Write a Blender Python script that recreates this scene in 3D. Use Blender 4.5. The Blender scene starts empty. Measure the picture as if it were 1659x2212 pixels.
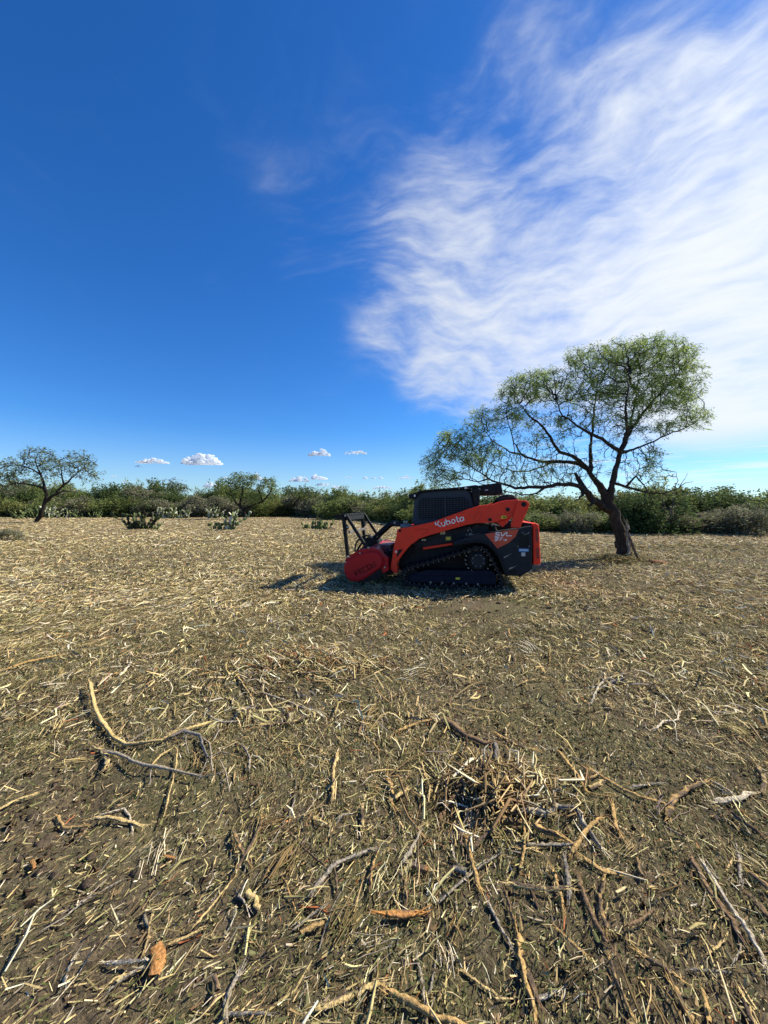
import bpy, bmesh, math, random
import numpy as np
from mathutils import Vector, Matrix, noise as mnoise
R = math.radians
random.seed(11); rng = np.random.default_rng(11)
SC = bpy.context.scene
COL = SC.collection

# ------------------------------------------------------------------ camera
CAM_H = 1.6
F = 833.0 / 2212.0                       # focal length in picture heights
cd = bpy.data.cameras.new('camera'); cam = bpy.data.objects.new('camera', cd); COL.objects.link(cam)
cam.location = (0, 0, CAM_H); cam.rotation_euler = (R(90), 0, 0)
cd.sensor_fit = 'VERTICAL'; cd.sensor_height = 24.0; cd.lens = 24.0 * F
cd.shift_y = -11.0 / 2212.0
cd.clip_start = 0.05; cd.clip_end = 20000
SC.camera = cam

# ------------------------------------------------------------------ sun and sky
SUN_AZ, SUN_EL = R(68), R(43)            # azimuth from +Y towards +X
sun_dir = Vector((math.sin(SUN_AZ) * math.cos(SUN_EL), math.cos(SUN_AZ) * math.cos(SUN_EL), math.sin(SUN_EL)))
sl = bpy.data.lights.new('sun', 'SUN'); sl.energy = 5.0; sl.angle = R(0.55); sl.color = (1.0, 0.90, 0.72)
so = bpy.data.objects.new('sun', sl); COL.objects.link(so)
so.rotation_euler = sun_dir.to_track_quat('Z', 'Y').to_euler()
so.location = (30, 10, 30)
SC.view_settings.view_transform = 'Standard'; SC.view_settings.look = 'None'
SC.view_settings.gamma = 1.0; SC.view_settings.use_curve_mapping = False
SC.view_settings.exposure = 0.78
SKY_STRENGTH = 0.092

class NT:
    """small helper for writing node graphs"""
    def __init__(s, tree): s.t = tree; s.n = tree.nodes; s.l = tree.links
    def new(s, typ, **kw):
        n = s.n.new(typ)
        for k, v in kw.items(): setattr(n, k, v)
        return n
    def put(s, sock, v):
        if isinstance(v, bpy.types.NodeSocket): s.l.new(v, sock)
        elif v is not None: sock.default_value = v
    def m(s, op, a, b=None, c=None, clamp=False):
        n = s.new('ShaderNodeMath', operation=op, use_clamp=clamp)
        s.put(n.inputs[0], a); s.put(n.inputs[1], b); s.put(n.inputs[2], c)
        return n.outputs[0]
    def v(s, op, a, b=None):
        n = s.new('ShaderNodeVectorMath', operation=op); s.put(n.inputs[0], a)
        if op == 'SCALE': s.put(n.inputs['Scale'], b)
        else: s.put(n.inputs[1], b)
        return n.outputs['Value'] if op in ('DOT_PRODUCT', 'LENGTH') else n.outputs[0]
    def noise(s, vec, scale, detail=4, rough=0.5, lac=2.0, dist=0.0, color=False):
        n = s.new('ShaderNodeTexNoise')
        s.put(n.inputs['Vector'], vec); s.put(n.inputs['Scale'], scale); n.inputs['Detail'].default_value = detail
        n.inputs['Roughness'].default_value = rough; n.inputs['Lacunarity'].default_value = lac
        n.inputs['Distortion'].default_value = dist
        return n.outputs['Color'] if color else n.outputs['Fac']
    def mr(s, x, a, b, c=0.0, d=1.0, smooth=True):
        n = s.new('ShaderNodeMapRange', interpolation_type='SMOOTHSTEP' if smooth else 'LINEAR')
        for k, q in enumerate((x, a, b, c, d)): s.put(n.inputs[k], q)
        return n.outputs[0]
    def mix(s, f, a, b, typ='MIX'):
        n = s.new('ShaderNodeMix', data_type='RGBA', blend_type=typ)
        s.put(n.inputs[0], f); s.put(n.inputs[6], a); s.put(n.inputs[7], b)
        return n.outputs[2]
    def mapping(s, vec, scale=(1, 1, 1), rot=(0, 0, 0), loc=(0, 0, 0)):
        n = s.new('ShaderNodeMapping'); s.put(n.inputs[0], vec)
        n.inputs['Scale'].default_value = scale; n.inputs['Rotation'].default_value = rot; n.inputs['Location'].default_value = loc
        return n.outputs[0]

def c4(c): return (c[0], c[1], c[2], 1.0)

def pdir(px, py):
    """viewing direction of a point of the picture (width 1659)"""
    return Vector(((px - 829.5) / 833, 1.0, (1095 - py) / 833)).normalized()

world = bpy.data.worlds.new('World'); SC.world = world; world.use_nodes = True
g = NT(world.node_tree); g.n.clear()
sky = g.new('ShaderNodeTexSky', sky_type='NISHITA', sun_disc=False)
sky.sun_elevation = SUN_EL; sky.sun_rotation = SUN_AZ
sky.altitude = 200; sky.air_density = 1.0; sky.dust_density = 0.25; sky.ozone_density = 3.0
D = g.new('ShaderNodeTexCoord').outputs['Generated']
D = g.v('NORMALIZE', D)
hs = g.new('ShaderNodeHueSaturation'); hs.inputs['Saturation'].default_value = 1.28; hs.inputs['Value'].default_value = 1.0
g.l.new(sky.outputs[0], hs.inputs['Color'])
base = g.mix(1.0, hs.outputs[0], (0.47, 0.75, 1.05, 1), 'MULTIPLY')
# cirrus: soft bodies of cloud in fixed directions, broken up by streaky noise
def blob(px, py, sig_deg, w):
    d = pdir(px, py) if py is not None else px
    n = 1.0 / (R(sig_deg) ** 2)
    q = g.m('MAXIMUM', g.v('DOT_PRODUCT', D, tuple(d)), 0.0)
    return g.m('MULTIPLY', g.m('POWER', q, n), w)
blobs = [(1130, 800, 5.5, .42), (950, 775, 4.6, .42), (825, 722, 3.0, .30), (900, 620, 4.5, .15), (980, 420, 5, .10), (1280, 700, 8, .50), (1060, 620, 6.5, .30),
         (970, 500, 6.5, .19), (1590, 480, 8, .30), (1650, 640, 11, .50), (1290, 230, 4, .22), (1400, 150, 3, .22), (1420, 40, 6, .12),
         (1100, 60, 3.5, .20), (1620, 900, 7, .46), (1450, 960, 5, .30), (600, 410, 3.0, .13), (740, 420, 5, .08), (920, 430, 8, .07), (860, 560, 6, .06), (700, 300, 6, .03), (1200, 430, 7, .12),
         (1640, 260, 6, .16), (630, 570, 2.5, .10), (770, 740, 2.2, .18), (910, 850, 2.2, .26), (1030, 880, 2.5, .2), (1600, 1000, 4, .36)]
acc = None
for b in blobs:
    q = blob(*b); acc = q if acc is None else g.m('ADD', acc, q)
for v_, sg, w in ((Vector((1, .12, .5)), 22, .30), (Vector((.8, .1, .9)), 20, .16), (Vector((.9, -.8, .4)), 24, .4)):
    acc = g.m('ADD', acc, blob(v_.normalized(), None, sg, w))
warp = g.v('SCALE', g.v('SUBTRACT', g.noise(D, 2.2, 3, .5, color=True), (0.5, 0.5, 0.5)), 0.40)
dw = g.v('ADD', D, warp)
st1 = g.noise(g.mapping(dw, (2.4, 2.4, 6.5), (0, R(32), R(20))), 2.0, 6, .54)
st2 = g.noise(g.mapping(dw, (3.0, 3.0, 11.0), (0, R(50), R(10))), 3.8, 7, .56)
st3 = g.noise(g.mapping(D, (6, 6, 22), (0, R(-8), 0)), 3.0, 6, .6)
fine = g.m('ADD', g.m('MULTIPLY', st1, .50), g.m('ADD', g.m('MULTIPLY', st2, .32), g.m('MULTIPLY', st3, .18)))
dens = g.m('ADD', acc, g.m('MULTIPLY', g.m('SUBTRACT', fine, .51), 2.7))
dens = g.m('MULTIPLY', g.mr(dens, .0, 1.30), g.mr(acc, 0.0, 0.50))
veil = g.m('MULTIPLY', g.mr(g.m('ADD', acc, g.m('MULTIPLY', g.m('SUBTRACT', st1, .5), .8)), .05, 1.2), .30)
dens = g.m('SUBTRACT', 1.0, g.m('MULTIPLY', g.m('SUBTRACT', 1.0, dens), g.m('SUBTRACT', 1.0, veil)))
sep = g.new('ShaderNodeSeparateXYZ'); g.l.new(D, sep.inputs[0])
dens = g.m('MULTIPLY', dens, g.mr(sep.outputs[2], .065, .17))
# streaks low over the horizon on the right
low = g.noise(g.mapping(D, (2.5, 2.5, 55), (0, R(-2.5), 0)), 2.4, 6, .62)
lowm = g.m('MULTIPLY', g.mr(sep.outputs[2], .015, .05), g.mr(sep.outputs[2], .22, .10))
lowm = g.m('MULTIPLY', lowm, g.mr(sep.outputs[0], .12, .55))
lowd = g.m('MULTIPLY', g.mr(low, .42, .66), lowm)
dens = g.m('MAXIMUM', dens, g.m('MULTIPLY', lowd, .70))
hz = g.m('MULTIPLY', g.mr(sep.outputs[2], .20, -.02), .30)
dens = g.m('MAXIMUM', g.m('MULTIPLY', dens, .90), hz)
sunside = g.mr(g.v('DOT_PRODUCT', D, tuple(sun_dir)), .2, 1.0, 4.9, 7.0, False)
cc = g.new('ShaderNodeCombineColor')
g.put(cc.inputs[0], g.m('MULTIPLY', sunside, .95)); g.put(cc.inputs[1], g.m('MULTIPLY', sunside, .985)); g.put(cc.inputs[2], g.m('MULTIPLY', sunside, 1.0))
skycol = g.mix(dens, base, cc.outputs[0])
bg = g.new('ShaderNodeBackground'); g.l.new(skycol, bg.inputs[0]); bg.inputs[1].default_value = SKY_STRENGTH
wo = g.new('ShaderNodeOutputWorld'); g.l.new(bg.outputs[0], wo.inputs[0])
world.cycles.sampling_method = 'MANUAL'; world.cycles.sample_map_resolution = 1024
SC.cycles.max_bounces = 6; SC.cycles.diffuse_bounces = 3; SC.cycles.transparent_max_bounces = 8
SC.cycles.use_denoising = True

# ------------------------------------------------------------------ helpers
def tag(o, label=None, cat=None, group=None, kind=None):
    if label: o['label'] = label
    if cat: o['category'] = cat
    if group: o['group'] = group
    if kind: o['kind'] = kind
    return o

def empty(name, loc=(0, 0, 0), rz=0.0):
    o = bpy.data.objects.new(name, None); COL.objects.link(o)
    o.location = loc; o.rotation_euler = (0, 0, rz); o.empty_display_size = 0.2
    return o

def link(name, me, m=None, parent=None, loc=None, smooth=False, bevel=0.0):
    o = bpy.data.objects.new(name, me); COL.objects.link(o)
    if m is not None and not me.materials: me.materials.append(m)
    if parent is not None: o.parent = parent
    if loc is not None: o.location = loc
    if smooth: me.polygons.foreach_set('use_smooth', [True] * len(me.polygons))
    if bevel:
        b = o.modifiers.new('bevel', 'BEVEL'); b.width = bevel; b.segments = 2; b.limit_method = 'ANGLE'; b.angle_limit = R(35)
    return o

def copy_tree(o, parent=None):
    c = o.copy(); COL.objects.link(c); c.parent = parent
    for ch in list(o.children): copy_tree(ch, c)
    return c

def mesh_np(name, V, quads=None, tris=None, colors=None, smooth=False):
    me = bpy.data.meshes.new(name)
    nq = 0 if quads is None else len(quads); nt = 0 if tris is None else len(tris)
    me.vertices.add(len(V)); me.vertices.foreach_set('co', np.asarray(V, np.float32).ravel())
    loops = []
    if nq: loops.append(np.asarray(quads, np.int32).ravel())
    if nt: loops.append(np.asarray(tris, np.int32).ravel())
    loops = np.concatenate(loops)
    me.loops.add(len(loops)); me.loops.foreach_set('vertex_index', loops)
    starts = np.concatenate([np.arange(nq) * 4, nq * 4 + np.arange(nt) * 3]).astype(np.int32)
    me.polygons.add(nq + nt); me.polygons.foreach_set('loop_start', starts)
    if smooth: me.polygons.foreach_set('use_smooth', np.ones(nq + nt, bool))
    me.update(calc_edges=True)
    if colors is not None:
        a = me.color_attributes.new('col', 'FLOAT_COLOR', 'POINT')
        cc_ = np.ones((len(V), 4), np.float32); cc_[:, :3] = colors
        a.data.foreach_set('color', cc_.ravel())
    return me

class MB:
    """collects simple shapes into one mesh"""
    def __init__(s): s.V = []; s.Fc = []
    def add(s, vs, fs):
        o = len(s.V); s.V += [tuple(v) for v in vs]; s.Fc += [tuple(i + o for i in f) for f in fs]; return s
    def box(s, x0, x1, y0, y1, z0, z1):
        vs = [(x, y, z) for x in (x0, x1) for y in (y0, y1) for z in (z0, z1)]
        return s.add(vs, [(0, 1, 3, 2), (4, 6, 7, 5), (0, 4, 5, 1), (2, 3, 7, 6), (0, 2, 6, 4), (1, 5, 7, 3)])
    def prism(s, poly, v0, v1):
        """polygon in (u, z), pulled from v0 to v1"""
        n = len(poly)
        ar = sum(poly[i][0] * poly[(i + 1) % n][1] - poly[(i + 1) % n][0] * poly[i][1] for i in range(n))
        if ar < 0: poly = poly[::-1]
        vs = [(p[0], v0, p[1]) for p in poly] + [(p[0], v1, p[1]) for p in poly]
        fs = [tuple(range(n)), tuple(range(2 * n - 1, n - 1, -1))]
        fs += [(i, i + n, (i + 1) % n + n, (i + 1) % n) for i in range(n)]
        return s.add(vs, fs)
    def cyl(s, u, z, r, v0, v1, n=20, r1=None):
        r1 = r if r1 is None else r1
        vs = [(u + r * math.cos(2 * math.pi * i / n), v0, z + r * math.sin(2 * math.pi * i / n)) for i in range(n)]
        vs += [(u + r1 * math.cos(2 * math.pi * i / n), v1, z + r1 * math.sin(2 * math.pi * i / n)) for i in range(n)]
        fs = [tuple(range(n)), tuple(range(2 * n - 1, n - 1, -1))] + [(i, i + n, (i + 1) % n + n, (i + 1) % n) for i in range(n)]
        return s.add(vs, fs)
    def tube(s, pts, r, n=8, cap=True):
        pts = [Vector(p) for p in pts]; rs = r if hasattr(r, '__len__') else [r] * len(pts)
        vs = []; up = Vector((0.13, 0.21, 0.97))
        for i, p in enumerate(pts):
            t = (pts[min(i + 1, len(pts) - 1)] - pts[max(i - 1, 0)]).normalized()
            if abs(t.dot(up)) > .95: up = Vector((.97, .2, .1))
            a = t.cross(up).normalized(); b = a.cross(t); up = b
            vs += [tuple(p + (a * math.cos(2 * math.pi * k / n) + b * math.sin(2 * math.pi * k / n)) * rs[i]) for k in range(n)]
        fs = [(i * n + k, i * n + (k + 1) % n, (i + 1) * n + (k + 1) % n, (i + 1) * n + k) for i in range(len(pts) - 1) for k in range(n)]
        if cap: fs += [tuple(range(n))[::-1], tuple(range((len(pts) - 1) * n, len(pts) * n))]
        return s.add(vs, fs)
    def beam(s, a, b, w, h):
        """square bar from a to b"""
        a = Vector(a); b = Vector(b); t = (b - a).normalized()
        up = Vector((0, 1, 0)) if abs(t.y) < .9 else Vector((0, 0, 1))
        x = t.cross(up).normalized() * h / 2; y = up * w / 2
        vs = [p + sx * x + sy * y for p in (a, b) for sx, sy in ((-1, -1), (1, -1), (1, 1), (-1, 1))]
        return s.add(vs, [(0, 1, 2, 3), (7, 6, 5, 4), (0, 4, 5, 1), (1, 5, 6, 2), (2, 6, 7, 3), (3, 7, 4, 0)])
    def build(s, name, m, parent=None, smooth=False, bevel=0.0):
        me = bpy.data.meshes.new(name); me.from_pydata(s.V, [], s.Fc)
        bm = bmesh.new(); bm.from_mesh(me); bmesh.ops.recalc_face_normals(bm, faces=bm.faces); bm.to_mesh(me); bm.free()
        return link(name, me, m, parent, smooth=smooth, bevel=bevel)

# ------------------------------------------------------------------ materials
MATS = {}
def paint(name, col, rough=.5, metal=0.0, dirt=.25, dirtcol=(.16, .12, .08), spec=.5, scale=6.0, coat=0.0):
    if name in MATS: return MATS[name]
    m = bpy.data.materials.new(name); m.use_nodes = True; q = NT(m.node_tree); b = q.n['Principled BSDF']
    P = q.new('ShaderNodeTexCoord').outputs['Object']
    f = q.mr(q.noise(P, scale, 6, .65), .42, .75, 0.0, dirt)
    f2 = q.mr(q.noise(P, scale * 7, 4, .6), .4, .8, 0.0, dirt * .6)
    cc_ = q.mix(q.m('ADD', f, f2, clamp=True), c4(col), c4(dirtcol))
    q.l.new(cc_, b.inputs['Base Color'])
    q.put(b.inputs['Roughness'], q.mr(q.noise(P, scale * 2, 4), .3, .7, max(rough - .12, .05), min(rough + .15, 1)))
    b.inputs['Metallic'].default_value = metal; b.inputs['Specular IOR Level'].default_value = spec
    b.inputs['Coat Weight'].default_value = coat
    MATS[name] = m; return m

def col_mat(name, rough=.85, grain=0.0, translucent=0.0, bump=0.0, scale=60, spec=.2, stretch=(1, 1, 1)):
    """takes the piece's own colour from the attribute 'col', adds grain"""
    m = bpy.data.materials.new(name); m.use_nodes = True; q = NT(m.node_tree); b = q.n['Principled BSDF']
    at = q.new('ShaderNodeAttribute', attribute_name='col').outputs['Color']
    P = q.new('ShaderNodeTexCoord').outputs['Object']
    nz = q.noise(q.mapping(P, stretch), scale, 4, .6)
    if grain:
        k = q.mr(nz, .3, .7, 1 - grain, 1 + grain * .5)
        cb = q.new('ShaderNodeCombineColor'); [q.put(cb.inputs[i], k) for i in range(3)]
        at = q.mix(1.0, at, cb.outputs[0], 'MULTIPLY')
    q.l.new(at, b.inputs['Base Color']); b.inputs['Roughness'].default_value = rough; b.inputs['Specular IOR Level'].default_value = spec
    if bump:
        bn = q.new('ShaderNodeBump'); bn.inputs['Strength'].default_value = bump; bn.inputs['Distance'].default_value = .01
        q.l.new(nz, bn.inputs['Height']); q.l.new(bn.outputs[0], b.inputs['Normal'])
    if translucent:
        tr = q.new('ShaderNodeBsdfTranslucent'); q.l.new(at, tr.inputs[0])
        mx = q.new('ShaderNodeMixShader'); mx.inputs[0].default_value = translucent
        q.l.new(b.outputs[0], mx.inputs[1]); q.l.new(tr.outputs[0], mx.inputs[2])
        q.l.new(mx.outputs[0], q.n['Material Output'].inputs[0])
    return m

# ------------------------------------------------------------------ smooth noise for numpy
_perm = np.random.default_rng(5).random((256, 256))
def vnoise(x, y, s, o=0):
    x = np.asarray(x, float) * s + 37.1 * o + 1000.3; y = np.asarray(y, float) * s + 91.7 * o + 1000.7
    xi = np.floor(x).astype(int); yi = np.floor(y).astype(int); fx = x - xi; fy = y - yi
    fx = fx * fx * (3 - 2 * fx); fy = fy * fy * (3 - 2 * fy)
    g_ = lambda a, b: _perm[a & 255, b & 255]
    return (g_(xi, yi) * (1 - fx) + g_(xi + 1, yi) * fx) * (1 - fy) + (g_(xi, yi + 1) * (1 - fx) + g_(xi + 1, yi + 1) * fx) * fy
def fbm(x, y, s, o=0, n=4):
    t = 0; a = 1; w = 0
    for i in range(n):
        t = t + a * vnoise(x, y, s * 2.03 ** i, o + i); w += a; a *= .5
    return t / w
# ------------------------------------------------------------------ ground
PITS = [(-1.15, 1.93, .10, -.045), (-.78, 1.95, .07, -.05), (-1.6, 2.1, .16, -.05), (-1.25, 3.0, .3, -.04), (.36, 2.05, .14, -.06), (3.0, 6.3, .5, -.06),
        (.75, 2.15, .5, .05), (-1.2, 3.7, .6, .05), (-.4, 3.9, .5, .04)]
def gz(x, y):
    x = np.asarray(x, float); y = np.asarray(y, float)
    fade = 1 / (1 + np.exp((y - 30) / 5))
    flat = 1 - np.exp(-(((x - 1.3) / 2.8) ** 2 + ((y - 8.2) / 1.9) ** 2) ** 2)
    z = (fbm(x, y, .45, 3, 3) - .5) * .10 * (.25 + .75 * flat) + (fbm(x, y, 2.3, 9, 3) - .5) * .05 * (.3 + .7 * flat)
    z = z * (.3 + .7 * fade)
    for px, py, r, h in PITS: z = z + h * np.exp(-((x - px) ** 2 + (y - py) ** 2) / r ** 2)
    return z
def gz1(x, y): return float(gz(np.array([x]), np.array([y]))[0])

def rust_cover(x, y):
    """how thickly shreds cover the ground, 0..1"""
    c = fbm(x, y, .55, 20, 4)
    c = np.clip((c - .34) / .26, 0, 1)
    # barer earth: lower left corner, the rutted strip right of the machine
    bare = np.exp(-(((x + 1.75) / .75) ** 2 + ((y - 1.75) / .55) ** 2)) * .60
    bare += np.exp(-(((x - 2.7) / 1.1) ** 2 + ((y - 6.1) / .45) ** 2)) * .85
    bare += np.exp(-(((x + .95) / .6) ** 2 + ((y - 2.05) / .4) ** 2)) * .35
    bare += np.exp(-(((x - 4.2) / 1.2) ** 2 + ((y - 5.0) / .35) ** 2)) * .5
    rich = .40 / (1 + np.exp((x + .2) / .5)) / (1 + np.exp(-(y - 2.5) / .25))        # the left half lies under thicker straw
    return np.clip(.30 + .70 * c + rich - bare, .05, 1)

rows = [-12, -8, -5, -3, -1.5, -.6]
y_ = -.2
while y_ < 3000:
    rows.append(y_); y_ += max(.028, (y_ ** 1.25) * .0125 if y_ > 0 else .1)
rows = np.array(rows); NCOL = 280
u_ = np.linspace(-1, 1, NCOL)
wid = np.where(rows < 0, 8 + np.abs(rows), 2.2 + rows * 1.45)
X = u_[None, :] * wid[:, None]; Y = np.repeat(rows[:, None], NCOL, 1)
Z = gz(X, Y) + (fbm(X, Y, 11, 40, 2) - .5) * .028 * (Y < 14)
Z = np.where(Y > 150, 0, Z)
nr = len(rows)
idx = np.arange(nr * NCOL).reshape(nr, NCOL)
quads = np.stack([idx[:-1, :-1], idx[:-1, 1:], idx[1:, 1:], idx[1:, :-1]], -1).reshape(-1, 4)
gm = bpy.data.materials.new('cleared_soil'); gm.use_nodes = True; q = NT(gm.node_tree); b = q.n['Principled BSDF']
P = q.new('ShaderNodeTexCoord').outputs['Object']
n1 = q.noise(P, 1.1, 6, .6); n2 = q.noise(P, 23, 6, .7); n3 = q.noise(q.mapping(P, (60, 18, 20), (0, 0, .2)), 1.6, 5, .7)
n4 = q.noise(P, .35, 5, .6)
soil = q.mix(q.mr(n2, .35, .7), (.062, .049, .032, 1), (.185, .145, .092, 1))
soil = q.mix(q.mr(n1, .38, .62, 0, .7), soil, (.125, .118, .055, 1))
sx = q.new('ShaderNodeSeparateXYZ'); q.l.new(P, sx.inputs[0])
far = q.mr(sx.outputs[1], 9, 26)
straw = q.mix(q.mr(n3, .40, .62), (.070, .055, .032, 1), (.44, .33, .18, 1))
straw = q.mix(q.mr(n4, .5, .7, 0, .55), straw, (.10, .095, .045, 1))
cc_ = q.mix(q.m('MULTIPLY', far, q.mr(q.noise(P, .8, 6, .7), .35, .6, .35, .92)), soil, straw)
q.l.new(cc_, b.inputs['Base Color']); b.inputs['Roughness'].default_value = .95; b.inputs['Specular IOR Level'].default_value = .15
bn = q.new('ShaderNodeBump'); bn.inputs['Strength'].default_value = .9; bn.inputs['Distance'].default_value = .02
q.l.new(q.m('ADD', n2, q.noise(P, 90, 4, .7)), bn.inputs['Height']); q.l.new(bn.outputs[0], b.inputs['Normal'])
ground = link('ground', mesh_np('ground', np.stack([X, Y, Z], -1).reshape(-1, 3), quads, smooth=True), gm)
tag(ground, 'dark bare soil of the freshly cleared field', kind='structure')

# ------------------------------------------------------------------ shredded wood and litter
PAL = {
    'pale': [(.58, .47, .24), (.50, .40, .19), (.64, .55, .33), (.44, .35, .16), (.70, .62, .44)],
    'brown': [(.25, .175, .085), (.17, .12, .06), (.33, .24, .12), (.12, .09, .05)],
    'grey': [(.33, .28, .21), (.42, .37, .29), (.24, .20, .15)],
    'rust': [(.38, .13, .05), (.45, .19, .08)],
    'green': [(.10, .115, .038), (.135, .145, .055), (.18, .18, .075), (.23, .215, .10), (.070, .085, .030)],
    'straw': [(.42, .35, .16), (.33, .28, .13), (.50, .43, .22), (.26, .22, .10)],
}
def pick_cols(n, weights, jit=.18):
    keys = list(weights); pr = np.array([weights[k] for k in keys]); pr = pr / pr.sum()
    w = rng.choice(len(keys), n, p=pr); out = np.zeros((n, 3))
    for i, k in enumerate(keys):
        m_ = w == i; pal = np.array(PAL[k]); out[m_] = pal[rng.integers(0, len(pal), m_.sum())]
    return np.clip(out * (1 + rng.normal(0, jit, (n, 1))) * (1 + rng.normal(0, .04, (n, 3))), .01, .8)

def scatter(n, y0, y1, p=1.0, spread=1.10, extra=1.5, cover=None):
    """points in the part of the field seen by the camera and a step around it; p = how far density follows distance"""
    t = rng.random(n * 2)
    if p == 0: y = np.sqrt(y0 ** 2 + t * (y1 ** 2 - y0 ** 2))                 # even density
    else: y = y0 * (y1 / y0) ** t                                             # density falls with distance
    x = (rng.random(n * 2) * 2 - 1) * (y * spread + extra)
    if cover is not None:
        k = rng.random(n * 2) < cover(x, y); x = x[k]; y = y[k]
    return x[:n], y[:n]

def headings(x, y):
    """most pieces were combed one way by the machine: along the line of sight, drifting from place to place"""
    n = len(x); drift = (fbm(x, y, .35, 60, 3) - .5) * 2.6
    a = math.pi / 2 + drift + rng.normal(0, .48, n)
    r = rng.random(n) < .33
    return np.where(r, rng.random(n) * math.pi, a)

def shreds(name, x, y, L, w, cols, lift=(.0, .03), prism=False, tilt=.16, bend=.18, m=None, head=None, short=False):
    n = len(x); a = headings(x, y) if head is None else head
    L = np.broadcast_to(L, n); w = np.broadcast_to(w, n)
    z = gz(x, y) + lift[0] + rng.random(n) ** 1.6 * (lift[1] - lift[0])
    T = np.stack([np.cos(a), np.sin(a), rng.normal(0, tilt, n)], -1); T /= np.linalg.norm(T, axis=1)[:, None]
    S = np.stack([-np.sin(a), np.cos(a), np.zeros(n)], -1)
    U = np.cross(T, S); roll = rng.normal(0, .55, n)[:, None]
    A = S * np.cos(roll) + U * np.sin(roll); B = np.cross(T, A)
    C = np.stack([x, y, z], -1)
    bd = rng.normal(0, bend, n)[:, None] * L[:, None]
    bu = np.abs(rng.normal(0, bend * .35, n))[:, None] * L[:, None]
    sec = []
    nsec = 2 if short else 3
    for s_, k in (((-.5, 1.0), (.5, .55)) if short else ((-.5, .80), (0.08, 1.0), (.5, .55))):
        c = C + T * (s_ * L)[:, None] + (A * bd + np.array([0, 0, 1]) * bu) * (.25 - s_ * s_) * 2
        ww = (w * k * .5)[:, None] * (.75 + .5 * rng.random((n, 1)))
        if prism:
            sec += [c + A * ww, c - A * ww * .8 + B * ww * .5, c - A * ww * .3 - B * ww * .8]
        else:
            sec += [c + A * ww, c - A * ww]
    k = 3 if prism else 2
    V = np.stack(sec, 1); nv = V.shape[1]; V = V.reshape(-1, 3)
    base = (np.arange(n) * nv)[:, None]
    fq = []
    for s_ in range(nsec - 1):
        if prism:
            for j in range(3): fq.append(np.concatenate([base + s_ * 3 + j, base + s_ * 3 + (j + 1) % 3, base + (s_ + 1) * 3 + (j + 1) % 3, base + (s_ + 1) * 3 + j], 1))
        else:
            fq.append(np.concatenate([base + s_ * 2, base + s_ * 2 + 1, base + s_ * 2 + 3, base + s_ * 2 + 2], 1))
    Q = np.concatenate(fq)
    # each piece a little darker on one end, as bark and split wood are
    cv = np.repeat(cols, nv, 0); cv *= (1 + rng.normal(0, .10, (len(cv), 1)))
    o = link(name, mesh_np(name, V, Q, colors=np.clip(cv, .008, .8)), m)
    return o

MW = col_mat('shredded_wood', .9, .25, scale=140, spec=.08, stretch=(1, .35, 1))
ML = col_mat('plant_litter', .8, .2, translucent=.25, scale=60)
MIXL = {'pale': .44, 'brown': .24, 'grey': .08, 'rust': .015, 'straw': .26}
def logn(n, mu, s, lo, hi): return np.clip(mu * np.exp(rng.normal(0, s, n)), lo, hi)

# near field: long split shreds
x, y = scatter(33000, 1.0, 7.0, 0, cover=lambda x, y: rust_cover(x, y) ** 2.0 * np.clip(.55 + y * .14, 0, 1))
n = len(x); L = logn(n, .050, .62, .018, .26)
o = shreds('wood_shreds', x, y, L, np.clip(L * .062 * np.exp(rng.normal(0, .5, n)), .0020, .012), pick_cols(n, MIXL), (.004, .045), True, m=MW)
tag(o, 'pale split wood shreds carpeting the near ground', 'mulch', kind='stuff')
# matted bundles: fibres torn from the same stem lie side by side
cx, cy = scatter(1300, 1.0, 7.5, 0, cover=lambda x, y: rust_cover(x, y) ** 1.5)
k = rng.integers(5, 16, len(cx)); ci = np.repeat(np.arange(len(cx)), k); ch = headings(cx, cy)[ci] + rng.normal(0, .14, len(ci)); s_ = np.abs(rng.normal(.035, .02, len(cx)))[ci]
x = cx[ci] + rng.normal(0, 1, len(ci)) * s_; y = cy[ci] + rng.normal(0, 1, len(ci)) * s_
L = (logn(len(cx), .10, .4, .04, .25))[ci] * (.5 + .7 * rng.random(len(ci)))
o = shreds('wood_shreds', x, y, L, np.clip(L * .04, .002, .009), pick_cols(len(cx), {'pale': .4, 'brown': .3, 'grey': .08, 'straw': .25}, .1)[ci] * (1 + rng.normal(0, .12, (len(ci), 1))), (.008, .045), True, m=MW, head=ch, tilt=.10)
tag(o, 'matted bundles of torn fibres in the near ground', 'mulch', kind='stuff')
# near field: fine chips
x, y = scatter(320000, 1.0, 6.0, 0, cover=lambda x, y: (.3 + .7 * rust_cover(x, y)) * np.clip(1.6 - y * .13, .5, 1))
n = len(x); L = logn(n, .0175, .70, .005, .10)
o = shreds('fine_wood_chips', x, y, L, np.clip(L * .11 * np.exp(rng.normal(0, .45, n)), .0012, .0055),
           pick_cols(n, {'pale': .27, 'brown': .30, 'grey': .05, 'rust': .012, 'straw': .26, 'green': .12}), (0, .024), False, short=True, tilt=.3, m=MW)
tag(o, 'fine straw coloured chips scattered over the near soil', 'mulch', kind='stuff')
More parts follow.
